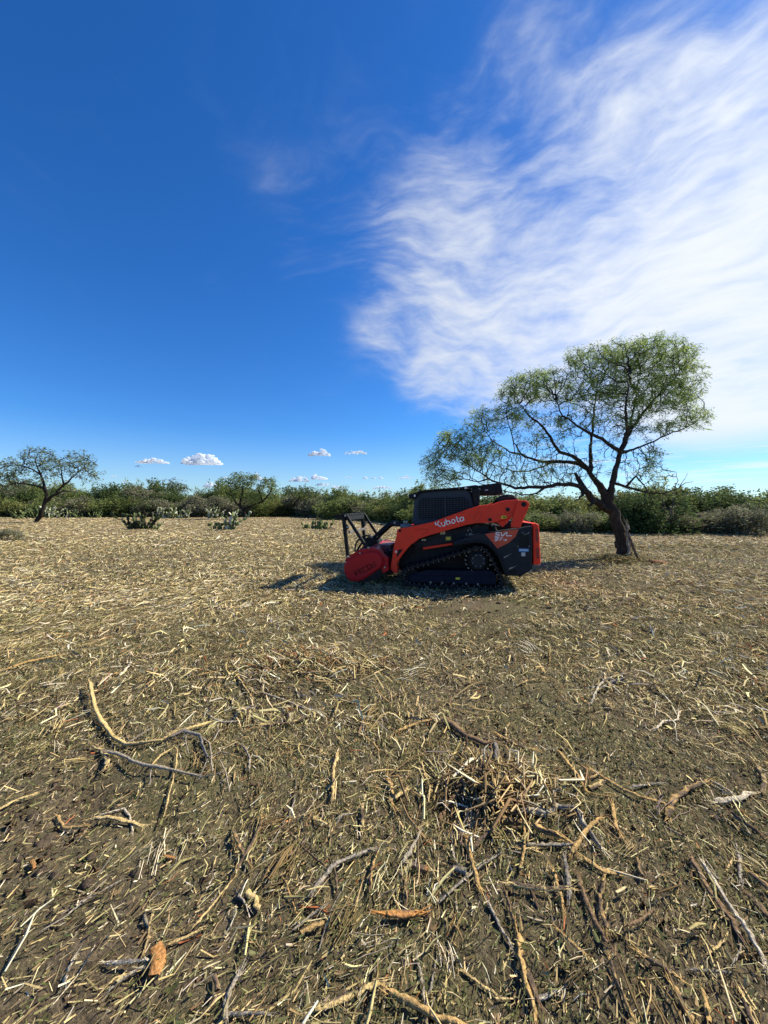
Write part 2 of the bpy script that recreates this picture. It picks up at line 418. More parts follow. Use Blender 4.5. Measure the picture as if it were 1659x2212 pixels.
# near field: leaves, moss and short grass
def green_cover(x, y): return np.clip((fbm(x, y, .9, 70, 4) - .33) / .2, .12, 1) * np.clip(1.15 - .9 * np.exp(-(((x + 1.9) / .6) ** 2 + ((y - 1.75) / .4) ** 2)), .1, 1)
x, y = scatter(205000, 1.0, 6.0, 0, cover=lambda x, y: .3 + .7 * green_cover(x, y))
n = len(x); L = logn(n, .013, .5, .005, .035)
o = shreds('leaf_litter', x, y, L, L * .30, pick_cols(n, {'green': .62, 'straw': .14, 'brown': .28}), (0, .030), False, short=True, tilt=.55, m=ML)
tag(o, 'small olive green leaves and weeds between the shreds', 'ground cover', kind='stuff')
x, y = scatter(52000, 1.0, 8.0, 0, cover=lambda x, y: green_cover(x, y) ** 2)
n = len(x); L = logn(n, .042, .4, .02, .10)
o = shreds('short_grass', x, y, L, .0028, pick_cols(n, {'green': .8, 'straw': .2}), (.006, .036), False, tilt=.9, bend=.3, m=ML)
tag(o, 'thin short grass blades poking through the mulch', 'grass', kind='stuff')
x, y = scatter(12000, 1.0, 5.0, 0, cover=lambda x, y: np.clip(1.15 - rust_cover(x, y), .08, 1))
n = len(x); L = logn(n, .014, .6, .005, .06)
o = shreds('soil_crumbs', x, y, L, L * .7, np.clip(np.array([(.075, .052, .036)]) * (1 + rng.normal(0, .25, (n, 1))), .02, .2), (-.002, .006), True, short=True, tilt=.5, bend=0, m=MW)
tag(o, 'dark crumbs of earth where the soil lies bare', 'soil', kind='stuff')
x, y = scatter(30000, 2.8, 9.5, 0, cover=lambda x, y: rust_cover(x, y) ** 1.6)
n = len(x); L = logn(n, .085, .5, .03, .34)
o = shreds('wood_shreds', x, y, L, np.clip(L * .085 * np.exp(rng.normal(0, .4, n)), .004, .016), pick_cols(n, {'pale': .62, 'brown': .14, 'grey': .08, 'rust': .015, 'straw': .2}), (.008, .055), False, tilt=.22, bend=.24, m=MW)
tag(o, 'longer pale splinters strewn between foreground and loader', 'mulch', kind='stuff')
# middle field
x, y = scatter(135000, 6.0, 17.0, 0, cover=lambda x, y: rust_cover(x, y) ** 1.1)
n = len(x); L = logn(n, .075, .55, .03, .40)
o = shreds('mulch_middle_field', x, y, L, np.clip(L * .12, .006, .020), pick_cols(n, {'pale': .55, 'brown': .2, 'grey': .06, 'rust': .015, 'straw': .24}), (.0, .055), False, short=True, tilt=.25, m=MW)
o.name = 'wood_shreds'
tag(o, 'straw coloured shreds spread around machine and tree', 'mulch', kind='stuff')
x, y = scatter(65000, 5.5, 16.0, 0, cover=green_cover)
n = len(x); L = logn(n, .045, .5, .015, .12)
o = shreds('leaf_litter', x, y, L, L * .28, pick_cols(n, {'green': .55, 'brown': .25, 'straw': .20}), (0, .035), False, short=True, tilt=.4, m=ML)
tag(o, 'olive and brown litter around machine and tree', 'ground cover', kind='stuff')
# far field
x, y = scatter(115000, 15.0, 66.0, 1, spread=1.06, extra=1, cover=lambda x, y: rust_cover(x * .4, y * .4))
n = len(x); L = logn(n, .10, .5, .04, .45) * (1 + y / 70)
o = shreds('wood_shreds', x, y, L, np.clip(L * .14, .010, .05), pick_cols(n, {'pale': .60, 'brown': .12, 'grey': .08, 'straw': .3, 'green': .10}), (.0, .07), False, short=True, tilt=.22, m=MW)
tag(o, 'bright straw coloured debris over the far field', 'mulch', kind='stuff')
# ------------------------------------------------------------------ the tracked loader
TH = R(10.5)
UX = Vector((math.cos(TH), -math.sin(TH), 0)); VX = Vector((math.sin(TH), math.cos(TH), 0))
ORG = Vector((1.3, 7.40, 0)) + VX * .95
def P_(sx, sy, v):
    """a point seen at (sx, sy) in the photograph's pixels lies at (u, z) on the machine's plane v"""
    d = Vector(((sx / 1.8228 - 829.5) / 833, 1.0, (1095 - sy / 1.8228) / 833)); c = Vector((0, 0, CAM_H))
    t = (v - (c - ORG).dot(VX)) / d.dot(VX); p = c + d * t
    return ((p - ORG).dot(UX), p.z)
def Z1(pts, v): return [P_(1280 + .55455 * a, 1840 + .55455 * b, v) for a, b in pts]
def Z5(pts, v): return [P_(1560 + .36166 * a, 1880 + .36166 * b, v) for a, b in pts]
def Z4(pts, v): return [P_(1280 + .217 * a, 1980 + .217 * b, v) for a, b in pts]

ORANGE = paint('orange_paint', (.86, .040, .014), .45, dirt=.18, dirtcol=(.30, .10, .05), coat=.0, spec=.25)
REDP = paint('dark_red_paint', (.42, .003, .012), .45, dirt=.18, dirtcol=(.14, .04, .03), coat=.0, spec=.25)
DECALO = paint('orange_decal', (.55, .06, .02), .45, dirt=.1)
BLACK = paint('black_paint', (.006, .007, .009), .6, dirt=.10, dirtcol=(.04, .033, .026), spec=.25)
DARK = paint('charcoal_paint', (.012, .016, .022), .6, dirt=.08, dirtcol=(.05, .042, .035), spec=.25)
CABM = paint('slate_cab_paint', (.030, .042, .058), .6, dirt=.05, spec=.25)
RUB = paint('track_rubber', (.020, .019, .020), .9, dirt=.35, dirtcol=(.055, .045, .035), spec=.15)
STEEL = paint('worn_steel', (.30, .30, .29), .45, metal=.8, dirt=.4)
GREY = paint('grey_metal', (.20, .20, .20), .5, metal=.4)
WHITE = paint('white_lettering', (.75, .75, .73), .5, dirt=.03)
YEL = paint('yellow_sticker', (.70, .55, .03), .5, dirt=.05)
BLUEM = paint('blue_sticker', (.08, .24, .50), .5, dirt=.05)
NAVY = paint('navy_black_frame', (.006, .008, .020), .7, dirt=.2, dirtcol=(.03, .025, .024), spec=.2)
gl = bpy.data.materials.new('dark_cab_glass'); gl.use_nodes = True; q = NT(gl.node_tree); b = q.n['Principled BSDF']
b.inputs['Base Color'].default_value = (.010, .016, .026, 1); b.inputs['Roughness'].default_value = .3; b.inputs['Specular IOR Level'].default_value = .06

MZ = gz1(ORG.x, ORG.y) + .005
loader = empty('track_loader', (ORG.x, ORG.y, MZ), -TH)
tag(loader, 'orange and black compact track loader with dark cab parked on the mulch', 'track loader')

# --- undercarriages
belt_out = Z5([(860, 745), (905, 742), (960, 755), (1005, 790), (1040, 840), (1075, 900), (1110, 975), (1150, 1050), (1176, 1110), (1178, 1160), (1160, 1205),
               (1125, 1238), (1075, 1250), (900, 1247), (600, 1240), (300, 1228), (170, 1215), (105, 1185), (62, 1140), (46, 1090), (52, 1035), (80, 990), (130, 962), (250, 935), (500, 862), (700, 798)], -.95)
zmin = min(p[1] for p in belt_out)
for i_, p in enumerate(belt_out):                                 # the bottom run lies flat on the ground
    if 12 <= i_ <= 16: belt_out[i_] = (p[0], .012 if i_ not in (16,) else .02)
    elif p[1] < .03: belt_out[i_] = (p[0], .03)
def resample(poly, step, closed=True):
    pts = [Vector((p[0], 0, p[1])) for p in poly]; n = len(pts); out = []
    # smooth corners once (chaikin), then even spacing
    for _ in range(2):
        q_ = []
        for i in range(len(pts)):
            a, b_ = pts[i], pts[(i + 1) % len(pts)]; q_ += [a * .75 + b_ * .25, a * .25 + b_ * .75]
        pts = q_
    seg = [(pts[(i + 1) % len(pts)] - pts[i]).length for i in range(len(pts))]; tot = sum(seg); m_ = int(tot / step); step = tot / m_
    i = 0; acc_ = 0
    for k in range(m_):
        d_ = k * step
        while acc_ + seg[i] < d_: acc_ += seg[i]; i += 1
        f = (d_ - acc_) / seg[i]; out.append(pts[i].lerp(pts[(i + 1) % len(pts)], f))
    return out
def offset_loop(pts, d_):
    n = len(pts); out = []
    ar = sum(pts[i].x * pts[(i + 1) % n].z - pts[(i + 1) % n].x * pts[i].z for i in range(n)); s_ = 1 if ar > 0 else -1
    for i in range(n):
        t = (pts[(i + 1) % n] - pts[i - 1]).normalized(); nrm = Vector((t.z, 0, -t.x)) * s_
        out.append(pts[i] + nrm * d_)
    return out
loop = resample(belt_out, .052)
def band(v0, v1):
    m = MB(); n = len(loop); oo = offset_loop(loop, -.028); ii = offset_loop(loop, -.062)
    vs = []
    for L_ in (oo, ii):
        for v in (v0, v1): vs += [(p.x, v, p.z) for p in L_]
    fs = []
    for i in range(n):
        j = (i + 1) % n
        fs += [(i, j, n + j, n + i), (2 * n + i, 3 * n + i, 3 * n + j, 2 * n + j), (i, 2 * n + i, 2 * n + j, j), (n + i, n + j, 3 * n + j, 3 * n + i)]
    return m.add(vs, fs)
spr_c = Z5([(893, 910)], -.93)[0]; spr_r = .235
lug_me = None; pin_me = None
def undercarriage(vc, near):
    global lug_me, pin_me
    hw = .225; v0, v1 = vc - hw, vc + hw
    t = band(v0, v1).build('track', RUB, loader)
    n = len(loop)
    oo = offset_loop(loop, -.016); ii = offset_loop(loop, -.078)
    for i in range(0, n, 2):
        tg = (loop[(i + 1) % n] - loop[i - 1]).normalized(); ang = math.atan2(tg.z, tg.x)
        if lug_me is None:
            mb = MB().box(-.020, .020, -hw - .003, hw + .003, -.012, .012); o = mb.build('tread_lug', RUB, t); lug_me = o.data
            mb = MB().box(-.005, .005, -.012, .012, -.014, .012); o2 = mb.build('guide_lug', STEEL, t); pin_me = o2.data
        else:
            o = link('tread_lug', lug_me, None, t); o2 = link('guide_lug', pin_me, None, t)
        o.location = (oo[i].x, vc, oo[i].z); o.rotation_euler = (0, -ang, 0)
        o2.location = (ii[i].x, v0 + .022 if near else v1 - .022, ii[i].z); o2.rotation_euler = (0, -ang, 0)
    s_ = -1 if near else 1
    fo = vc + s_ * .19                                             # outer face of the frame
    fr = MB().prism(Z5([(148, 1068), (330, 1012), (700, 1022), (1050, 1022), (1090, 1075), (1090, 1180), (700, 1172), (150, 1150)], -.93), vc - .17, vc + .17)
    f_o = fr.build('track_frame', NAVY, loader, bevel=.012)
    ra = MB().prism(Z5([(150, 1072), (1085, 1080), (1085, 1172), (150, 1142)], -.93), fo - .01, fo + .01).build('frame_plate', NAVY, f_o, bevel=.006)
    for a_ in (375, 500, 628, 762, 888):
        c_ = Z5([(a_, 1178)], -.93)[0]
        w = MB().cyl(c_[0], max(c_[1], .13), .075, vc - .16, vc + .16).build('track_roller', BLACK, loader, bevel=.006)
        MB().cyl(c_[0], max(c_[1], .13), .020, fo - .035 if near else fo - .01, fo + .01 if near else fo + .035, 10).build('roller_bolt', STEEL, w)
    c_ = Z5([(150, 1100)], -.93)[0]
    idl = MB().cyl(c_[0], c_[1], .185, vc - .11, vc + .11, 28).build('idler_wheel', BLACK, loader, bevel=.01)
    MB().cyl(c_[0], c_[1], .06, vc - .15, vc + .15, 16).build('wheel_hub', NAVY, idl)
    sp = MB().cyl(spr_c[0], spr_c[1], spr_r - .035, vc - .09, vc + .09, 32).build('drive_sprocket', BLACK, loader, bevel=.008)
    MB().cyl(spr_c[0], spr_c[1], .145, vc - .19, vc + .19, 24).build('wheel_hub', DARK, sp, bevel=.01)
    for k in range(18):
        a_ = k * 2 * math.pi / 18
        MB().cyl(spr_c[0] + spr_r * math.cos(a_), spr_c[1] + spr_r * math.sin(a_), .016, vc - .15, vc + .15, 8).build('sprocket_pin', GREY, sp)
    for k in range(8):
        a_ = (k + .5) * 2 * math.pi / 8; y0 = vc + s_ * .19
        MB().cyl(spr_c[0] + .11 * math.cos(a_), spr_c[1] + .11 * math.sin(a_), .012, y0 - .012, y0 + .012, 6).build('bolt', GREY, sp)
    if near:
        MB().prism(Z5([(648, 1093), (695, 1093), (695, 1115), (648, 1115)], -.95), fo - .022, fo - .011).build('warning_sticker', YEL, f_o)
undercarriage(-.725, True); undercarriage(.725, False)

# --- chassis between the tracks
body = MB().prism(Z5([(20, 985), (60, 770), (180, 655), (470, 585), (900, 480), (1180, 540), (1350, 560), (1370, 1000), (1180, 1060), (100, 1060)], -.50), -.50, .50).build('chassis', BLACK, loader, bevel=.015)
MB().prism(Z5([(185, 720), (470, 600), (720, 550), (1010, 505), (1010, 600), (830, 650), (620, 700), (290, 765), (190, 790)], -.56), -.565, -.50).build('side_panel', DARK, loader, bevel=.008)
MB().prism(Z5([(290, 764), (612, 714), (616, 738), (296, 789)], -.60), -.60, -.565).build('step_strip', ORANGE, loader, bevel=.004)
for a_, b_ in ((482, 592), (510, 590), (482, 609), (510, 607)):
    MB().prism(Z5([(a_, b_), (a_ + 22, b_ - 2), (a_ + 22, b_ + 12), (a_, b_ + 13)], -.57), -.575, -.566).build('safety_sticker', paint('pale_sticker', (.55, .60, .40), .5, dirt=.1), loader)
for a_ in (278, 303): MB().prism(Z5([(a_, 674), (a_ + 20, 671), (a_ + 20, 690), (a_, 692)], -.57), -.575, -.566).build('safety_sticker', MATS['pale_sticker'], loader)
st = MB().prism(Z5([(536, 645), (600, 644), (600, 689), (536, 689)], -.57), -.575, -.566).build('safety_sticker', paint('green_sticker', (.10, .16, .05), .5), loader)
MB().prism(Z5([(546, 652), (590, 651), (590, 680), (546, 680)], -.58), -.579, -.5752).build('sticker_print', YEL, st)
cp = MB().cyl(*Z5([(634, 662)], -.57)[0], .055, -.585, -.56, 18).build('fuel_cap', BLACK, loader)
for a_, b_ in ((783, 578), (764, 624), (838, 623), (650, 702), (627, 704), (672, 702)):
    MB().cyl(*Z5([(a_, b_)], -.57)[0], .012, -.60, -.56, 8).build('bolt', STEEL, loader)
MB().cyl(*Z5([(810, 627)], -.57)[0], .04, -.60, -.50, 16).build('grease_cap', GREY, loader)
MB().tube([(u, -.60, z) for u, z in Z5([(790, 545), (810, 570), (832, 596)], -.6)], .008, 6).build('pull_lever', GREY, loader)
MB().tube([(u, -.62, z) for u, z in Z5([(1040, 500), (1052, 530)], -.62)] , .028, 10).build('cylinder_rod', STEEL, loader)
MB().tube([(u, -.62, z) for u, z in Z5([(1050, 524), (1085, 600)], -.62)] , .045, 12).build('lift_cylinder', BLACK, loader)
MB().tube([(u, -.62, z) for u, z in Z5([(900, 520), (955, 508), (1010, 515), (1050, 560)], -.62)], .016, 8).build('hydraulic_hose', BLACK, loader)
MB().tube([(u, -.66, z) for u, z in Z5([(60, 900), (110, 880), (150, 800), (210, 745)], -.6)], .016, 8).build('hydraulic_hose', BLACK, loader)
MB().box(*[-0.98, -.72], -.42, .42, .28, .62).build('belly_plate', BLACK, loader, bevel=.01)

# --- rear quarters
qtr = [(620, 704), (850, 630), (960, 612), (1340, 558), (1384, 545), (1478, 530), (1482, 1000), (1345, 1066), (1185, 1075), (1160, 1000), (1135, 925), (1100, 850), (1050, 785), (990, 735), (930, 712), (860, 708), (740, 725), (630, 745)]
for s_ in (-1, 1):
    v0, v1 = (-.86, -.50) if s_ < 0 else (.50, .86)
    rq = MB().prism(Z5(qtr, -.86), v0, v1).build('rear_quarter_panel', DARK, loader, bevel=.012)
    vo = -.862 if s_ < 0 else .862; e = -.006 if s_ < 0 else .006
    def plate(poly, name, m, off=1.0, par=None): return MB().prism(Z5(poly, -.866), min(vo, vo + e * off), max(vo, vo + e * off)).build(name, m, par or rq)
    plate([(968, 617), (1336, 564), (1298, 650), (1225, 713), (1102, 776), (1040, 700)], 'side_decal', DECALO)
    if s_ < 0:
        plate([(1170, 885), (1262, 827), (1228, 850), (1176, 864)], 'vent_slash', STEEL); plate([(1228, 1010), (1318, 957), (1285, 972), (1232, 988)], 'vent_slash', STEEL)
        plate([(1335, 775), (1443, 779), (1443, 812), (1335, 810)], 'dealer_sticker', BLUEM)
        for k in range(4): plate([(1345 + k * 23, 788), (1361 + k * 23, 788), (1361 + k * 23, 798), (1345 + k * 23, 798)], 'sticker_print', WHITE, 1.5)
        plate([(1362, 818), (1405, 818), (1405, 858), (1362, 858)], 'white_sticker', paint('worn_white', (.5, .5, .5), .5))
        plate([(1340, 742), (1430, 744), (1430, 768), (1340, 766)], 'name_plate', BLACK)
        plate([(1340, 620), (1440, 612), (1452, 755), (1335, 752)], 'access_door', BLACK, .8)
        for a_, b_ in ((1377, 604), (1441, 604), (1325, 752), (1447, 752)): MB().cyl(*Z5([(a_, b_)], -.87)[0], .010, -.88, -.86, 8).build('bolt', STEEL, rq)
        MB().tube([(u, -.885, z) for u, z in Z5([(1388, 626), (1412, 618), (1440, 612)], -.87)], .008, 6).build('door_handle', GREY, rq)
        MB().cyl(*Z5([(1290, 692)], -.87)[0], .036, -.875, -.86, 16).build('round_cap', BLACK, rq); MB().cyl(*Z5([(1280, 1037)], -.87)[0], .06, -.872, -.86, 18).build('round_cap', BLACK, rq)
    MB().prism(Z5([(1340, 1067), (1484, 998), (1400, 1050), (1340, 1090)], -.86), v0, v1).build('rear_skid', BLACK, loader)
    fen = [(620, 746), (740, 727), (860, 710), (930, 714), (990, 737), (1050, 787), (1100, 852), (1135, 927), (1162, 1004), (1186, 1076), (1215, 1070), (1175, 960), (1140, 880), (1085, 800), (1020, 735), (960, 700), (860, 690), (740, 706), (625, 728)]
    MB().prism(Z5(fen, -.90), -.905 if s_ < 0 else .80, -.80 if s_ < 0 else .905).build('track_fender', BLACK, loader)
u_r = Z5([(1478, 530)], -.86)[0][0]; z_t = Z5([(1478, 530)], -.86)[0][1]; z_b = Z5([(1482, 1000)], -.86)[0][1]
MB().prism([(u_r - .5, z_t + .02), (u_r, z_t + .02), (u_r, z_b + .04), (u_r - .5, z_b - .02)], -.498, .498).build('engine_cover', BLACK, loader, bevel=.02)
gr = MB().prism(Z5([(1384, 543), (1384, 490), (1480, 505), (1480, 528)], -.7), -.70, .70).build('tail_cover', BLACK, loader, bevel=.01)
MB().prism(Z5([(1378, 488), (1480, 503), (1480, 511), (1378, 498)], -.72), -.66, .66).build('tail_trim', ORANGE, loader)
rb_out = Z5([(1487, 505), (1530, 500), (1556, 522), (1564, 700), (1575, 940), (1555, 952), (1492, 952)], -.80)
dr = MB().prism(rb_out, -.80, .80).build('rear_door', ORANGE, loader, bevel=.02)
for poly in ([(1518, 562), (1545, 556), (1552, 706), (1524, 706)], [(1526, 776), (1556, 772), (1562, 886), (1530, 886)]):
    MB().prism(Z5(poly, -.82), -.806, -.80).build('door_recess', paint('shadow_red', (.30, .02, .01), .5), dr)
u_d = max(p[0] for p in rb_out)
for sx_ in (-.55, .55): MB().box(u_d - .03, u_d + .004, sx_ - .1, sx_ + .1, .5, .6).build('tail_light', paint('tail_light_lens', (.5, .02, .01), .15), loader)
MB().prism(Z5([(1492, 953), (1556, 953), (1578, 940), (1576, 958), (1540, 968), (1492, 966)], -.78), -.78, .78).build('bumper_lip', GREY, loader)

# --- cab
cab = Z5([(172, 508), (195, 262), (215, 215), (250, 168), (500, 142), (760, 134), (808, 160), (850, 330), (900, 470), (400, 560)], -.50)
cb = MB().prism(cab, -.50, .50).build('cab', CABM, loader, bevel=.025)
wp = [(240, 272), (285, 226), (500, 215), (740, 210), (790, 262), (812, 350), (700, 392), (500, 448), (260, 462), (238, 436)]
wn = MB().prism(Z5(wp, -.5), -.507, -.501).build('side_window', gl, cb)
MB().prism(Z5(wp, -.5), .501, .507).build('side_window', gl, cb)
lines = MB()
def clip_line(poly, a, b):
    """part of the segment a-b inside a convex polygon"""
    t0, t1 = 0.0, 1.0; n = len(poly); ar = sum(poly[i][0] * poly[(i + 1) % n][1] - poly[(i + 1) % n][0] * poly[i][1] for i in range(n)); sg = 1 if ar > 0 else -1
    for i in range(n):
        p, q_ = poly[i], poly[(i + 1) % n]; nx, nz = -(q_[1] - p[1]) * sg, (q_[0] - p[0]) * sg
        da = (a[0] - p[0]) * nx + (a[1] - p[1]) * nz; db = (b[0] - p[0]) * nx + (b[1] - p[1]) * nz
        if da < 0 and db < 0: return None
        if da < 0: t0 = max(t0, da / (da - db))
        elif db < 0: t1 = min(t1, da / (da - db))
    if t0 >= t1: return None
    return [(a[0] + (b[0] - a[0]) * t, a[1] + (b[1] - a[1]) * t) for t in (t0, t1)]
for k in range(18):
    xx = 245 + k * 32.5; s2 = clip_line(wp, (xx, 180), (xx, 500))
    if s2: lines.beam(*[(u, -.520, z) for u, z in Z5(s2, -.52)], .006, .006)
for k in range(11):
    yy = 222 + k * 22.5; s2 = clip_line(wp, (220, yy + 6), (840, yy - 12))
    if s2: lines.beam(*[(u, -.520, z) for u, z in Z5(s2, -.52)], .008, .009)
lines.build('window_guard', paint('guard_wire', (.02, .024, .03), .6), cb)
s2 = Z5([(532, 216), (536, 446)], -.51); MB().beam((s2[0][0], -.512, s2[0][1]), (s2[1][0], -.512, s2[1][1]), .01, .03).build('window_divider', CABM, cb)
# windscreen, roof, roof rails
f0 = Z5([(188, 480), (203, 262)], -.5)
MB().add([(f0[0][0] - .012, -.42, f0[0][1]), (f0[0][0] - .012, .42, f0[0][1]), (f0[1][0] - .012, .42, f0[1][1]), (f0[1][0] - .012, -.42, f0[1][1]),
          (f0[0][0] + .01, -.42, f0[0][1]), (f0[0][0] + .01, .42, f0[0][1]), (f0[1][0] + .01, .42, f0[1][1]), (f0[1][0] + .01, -.42, f0[1][1])],
         [(0, 1, 2, 3), (7, 6, 5, 4), (0, 4, 5, 1), (1, 5, 6, 2), (2, 6, 7, 3), (3, 7, 4, 0)]).build('windscreen', gl, cb)
for s_ in (-1, 1):
    v0, v1 = (-.56, -.50) if s_ < 0 else (.50, .56)
    MB().prism(Z5([(162, 182), (232, 158), (258, 143), (700, 106), (860, 84), (895, 90), (895, 128), (760, 130), (500, 138), (258, 164), (228, 195), (205, 240), (165, 236)], -.55), v0, v1).build('roof_rail', BLACK, loader, bevel=.006)
    MB().prism(Z5([(818, 132), (905, 128), (912, 200), (905, 300), (868, 330), (850, 315)], -.52), v0 + .02 * s_, v1 - .0 * s_).build('cab_post', BLACK, loader, bevel=.006)
MB().prism(Z5([(200, 195), (232, 162), (258, 148), (700, 112), (880, 95), (880, 134), (500, 142), (245, 170)], -.5), -.50, .50).build('roof', BLACK, loader, bevel=.01)
MB().prism(Z5([(162, 182), (212, 176), (212, 236), (165, 236)], -.48), -.499, .499).build('work_light_bar', BLACK, loader, bevel=.01)
for v_ in (-.40, .40):
    wl = MB().cyl(0, 0, .055, -.03, .03, 16).build('work_light', BLACK, loader); wl.rotation_euler = (0, 0, R(90)); pp = Z5([(160, 208)], -.45)[0]; wl.location = (pp[0] - .01, v_, pp[1])
    l2 = MB().cyl(0, 0, .045, .030, .036, 16).build('lamp_lens', paint('lamp_glass', (.6, .6, .6), .1), wl)
MB().prism(Z5([(193, 190), (210, 190), (210, 211), (193, 211)], -.565), -.567, -.561).build('safety_sticker', WHITE, loader)
MB().prism(Z5([(745, 108), (768, 106), (768, 124), (745, 126)], -.57), -.569, -.561).build('safety_sticker', WHITE, loader)
for a_, b_ in ((684, 123), (782, 119), (817, 156), (820, 128), (850, 160), (875, 190)): MB().cyl(*Z5([(a_, b_)], -.57)[0], .011, -.573, -.55, 8).build('bolt', STEEL, loader)
# box over the back of the roof
bx = MB().prism(Z5([(882, 92), (1105, 60), (1148, 66), (1152, 118), (1160, 170), (1120, 188), (930, 192), (885, 150)], -.42), -.42, .42).build('debris_screen_box', BLACK, loader, bevel=.012)
MB().prism(Z5([(868, 124), (915, 116), (920, 138), (872, 146)], -.47), -.47, -.421).build('box_bracket', GREY, bx)
MB().prism(Z5([(968, 136), (1000, 134), (1000, 142), (968, 144)], -.43), -.428, -.421).build('box_label', WHITE, bx)
MB().prism(Z5([(1105, 62), (1112, 62), (1118, 186), (1108, 186)], -.44), -.44, .44).build('box_rim', DARK, bx)
MB().prism(Z5([(1120, 150), (1160, 168), (1166, 190), (1130, 178)], -.40), -.40, .40).build('box_hinge', GREY, bx)
MB().tube([(u, -.44, z) for u, z in Z5([(880, 120), (868, 160), (880, 220), (872, 290), (890, 335)], -.44)], .02, 8).build('hydraulic_hose', BLACK, loader)
MB().tube([(u, -.56, z) for u, z in Z5([(838, 95), (860, 115), (840, 160), (856, 230)], -.56)], .012, 8).build('roof_cable', BLACK, loader)

# --- lift arms
armtop = [(1310, 1000), (1310, 1000)]
up = [(40, 556), (150, 540), (270, 512), (400, 484), (600, 410), (800, 345), (925, 304), (1050, 298), (1120, 270), (1200, 250), (1330, 244)]
arm_rear = [(1360, 300), (1330, 400), (1268, 432), (1095, 488), (1050, 492), (870, 500), (760, 520), (640, 555), (480, 600), (350, 636), (240, 675)]
front_low = [(1659, 700), (1560, 765), (1480, 850), (1400, 950), (1340, 1040), (1300, 1120), (1322, 1190), (1318, 1262), (1285, 1285), (1240, 1268), (1190, 1215), (1188, 1170), (1205, 1050), (1235, 870), (1268, 700), (1290, 620), (1303, 505), (1325, 478)]
for s_ in (-1, 1):
    vp = -.80
    poly = Z5(up + arm_rear, vp) + Z4(front_low, vp)
    v0, v1 = (-.80, -.62) if s_ < 0 else (.62, .80)
    arm = MB().prism(poly, v0, v1).build('lift_arm', ORANGE, loader, bevel=.012)
    vo = v0 if s_ < 0 else v1
    def pl(poly, name, m, t=.006, z=Z5, off=0):
        a0 = vo - (t + off) if s_ < 0 else vo + .0005 + off; a1 = vo - .0005 - off if s_ < 0 else vo + t + off
        return MB().prism(z(poly, vp - .005), a0, a1).build(name, m, arm)
    # rear upright
    MB().prism(Z5([(1322, 250), (1395, 250), (1436, 262), (1453, 296), (1440, 335), (1350, 550), (1246, 545), (1268, 440)], -.84), -.845 if s_ < 0 else .803, -.803 if s_ < 0 else .845).build('rear_upright', ORANGE, loader, bevel=.012)
    MB().prism(Z5([(1100, 494), (1262, 436), (1165, 546)], -.78), -.74 if s_ < 0 else .66, -.66 if s_ < 0 else .74).build('arm_gusset', ORANGE, loader, bevel=.005)
    MB().prism(Z5([(1170, 545), (1262, 440), (1240, 548)], -.72), -.72 if s_ < 0 else .68, -.68 if s_ < 0 else .72).build('link_plate', BLACK, loader)
    if s_ < 0:
        for a_, b_, r_, vv in ((1215, 352, .040, -.80), (1021, 462, .034, -.80), (1388, 296, .046, -.845), (40, 583, .028, -.80)):
            MB().cyl(*Z5([(a_, b_)], vv)[0], r_, vv - .010, vv - .0005, 16).build('pivot_pin', BLACK, arm)
        pl([(1158, 418), (1202, 422), (1200, 448), (1143, 452), (1143, 424)], 'warning_sticker', YEL)
        s5 = pl([(1165, 428), (1195, 430), (1193, 440), (1165, 442)], 'sticker_print', BLACK, .002, off=.0075)
        for a_, b_ in ((1230, 470), (1246, 466)): MB().cyl(*Z5([(a_, b_)], -.82)[0], .014, -.86, -.80, 8).build('bolt', STEEL, loader)
        pl([(1330, 850), (1415, 845), (1320, 975), (1295, 980)], 'arm_opening', BLACK, .004, Z4)
        pl([(1272, 872), (1300, 872), (1300, 908), (1272, 908)], 'safety_sticker', WHITE, .004, Z4)
        weld = MB()
        for pts in ([(835, 470), (868, 400), (915, 378), (925, 395), (905, 468), (870, 495), (838, 480)], [(200, 572), (260, 562), (350, 572), (340, 600), (290, 620)], [(1172, 378), (1200, 392), (1240, 394), (1262, 380)]):
            weld.tube([(u, vo - .001, z) for u, z in Z5(pts, vp)], .005, 5)
        weld.build('weld_seam', paint('weld_orange', (.45, .03, .01), .5), arm)
MB().tube([(Z5([(1215, 352)], -.8)[0][0], -.62, Z5([(1215, 352)], -.8)[0][1]), (Z5([(1215, 352)], -.8)[0][0], .62, Z5([(1215, 352)], -.8)[0][1])], .05, 12).build('cross_tube', BLACK, loader)
hp = Z5([(1062, 285), (1100, 240), (1150, 212), (1210, 200), (1270, 206), (1322, 240)], -.45)
MB().tube([(u, -.45, z) for u, z in hp], .028, 10).build('hydraulic_hose', BLACK, loader)
MB().tube([(u + .02, -.38, z - .04) for u, z in hp], .03, 10).build('hydraulic_hose', BLACK, loader)
MB().prism(Z5([(1100, 262), (1150, 222), (1220, 208), (1290, 216), (1330, 246), (1330, 300), (1100, 300)], -.6), -.60, -.50).build('hose_cover', BLACK, loader, bevel=.01)

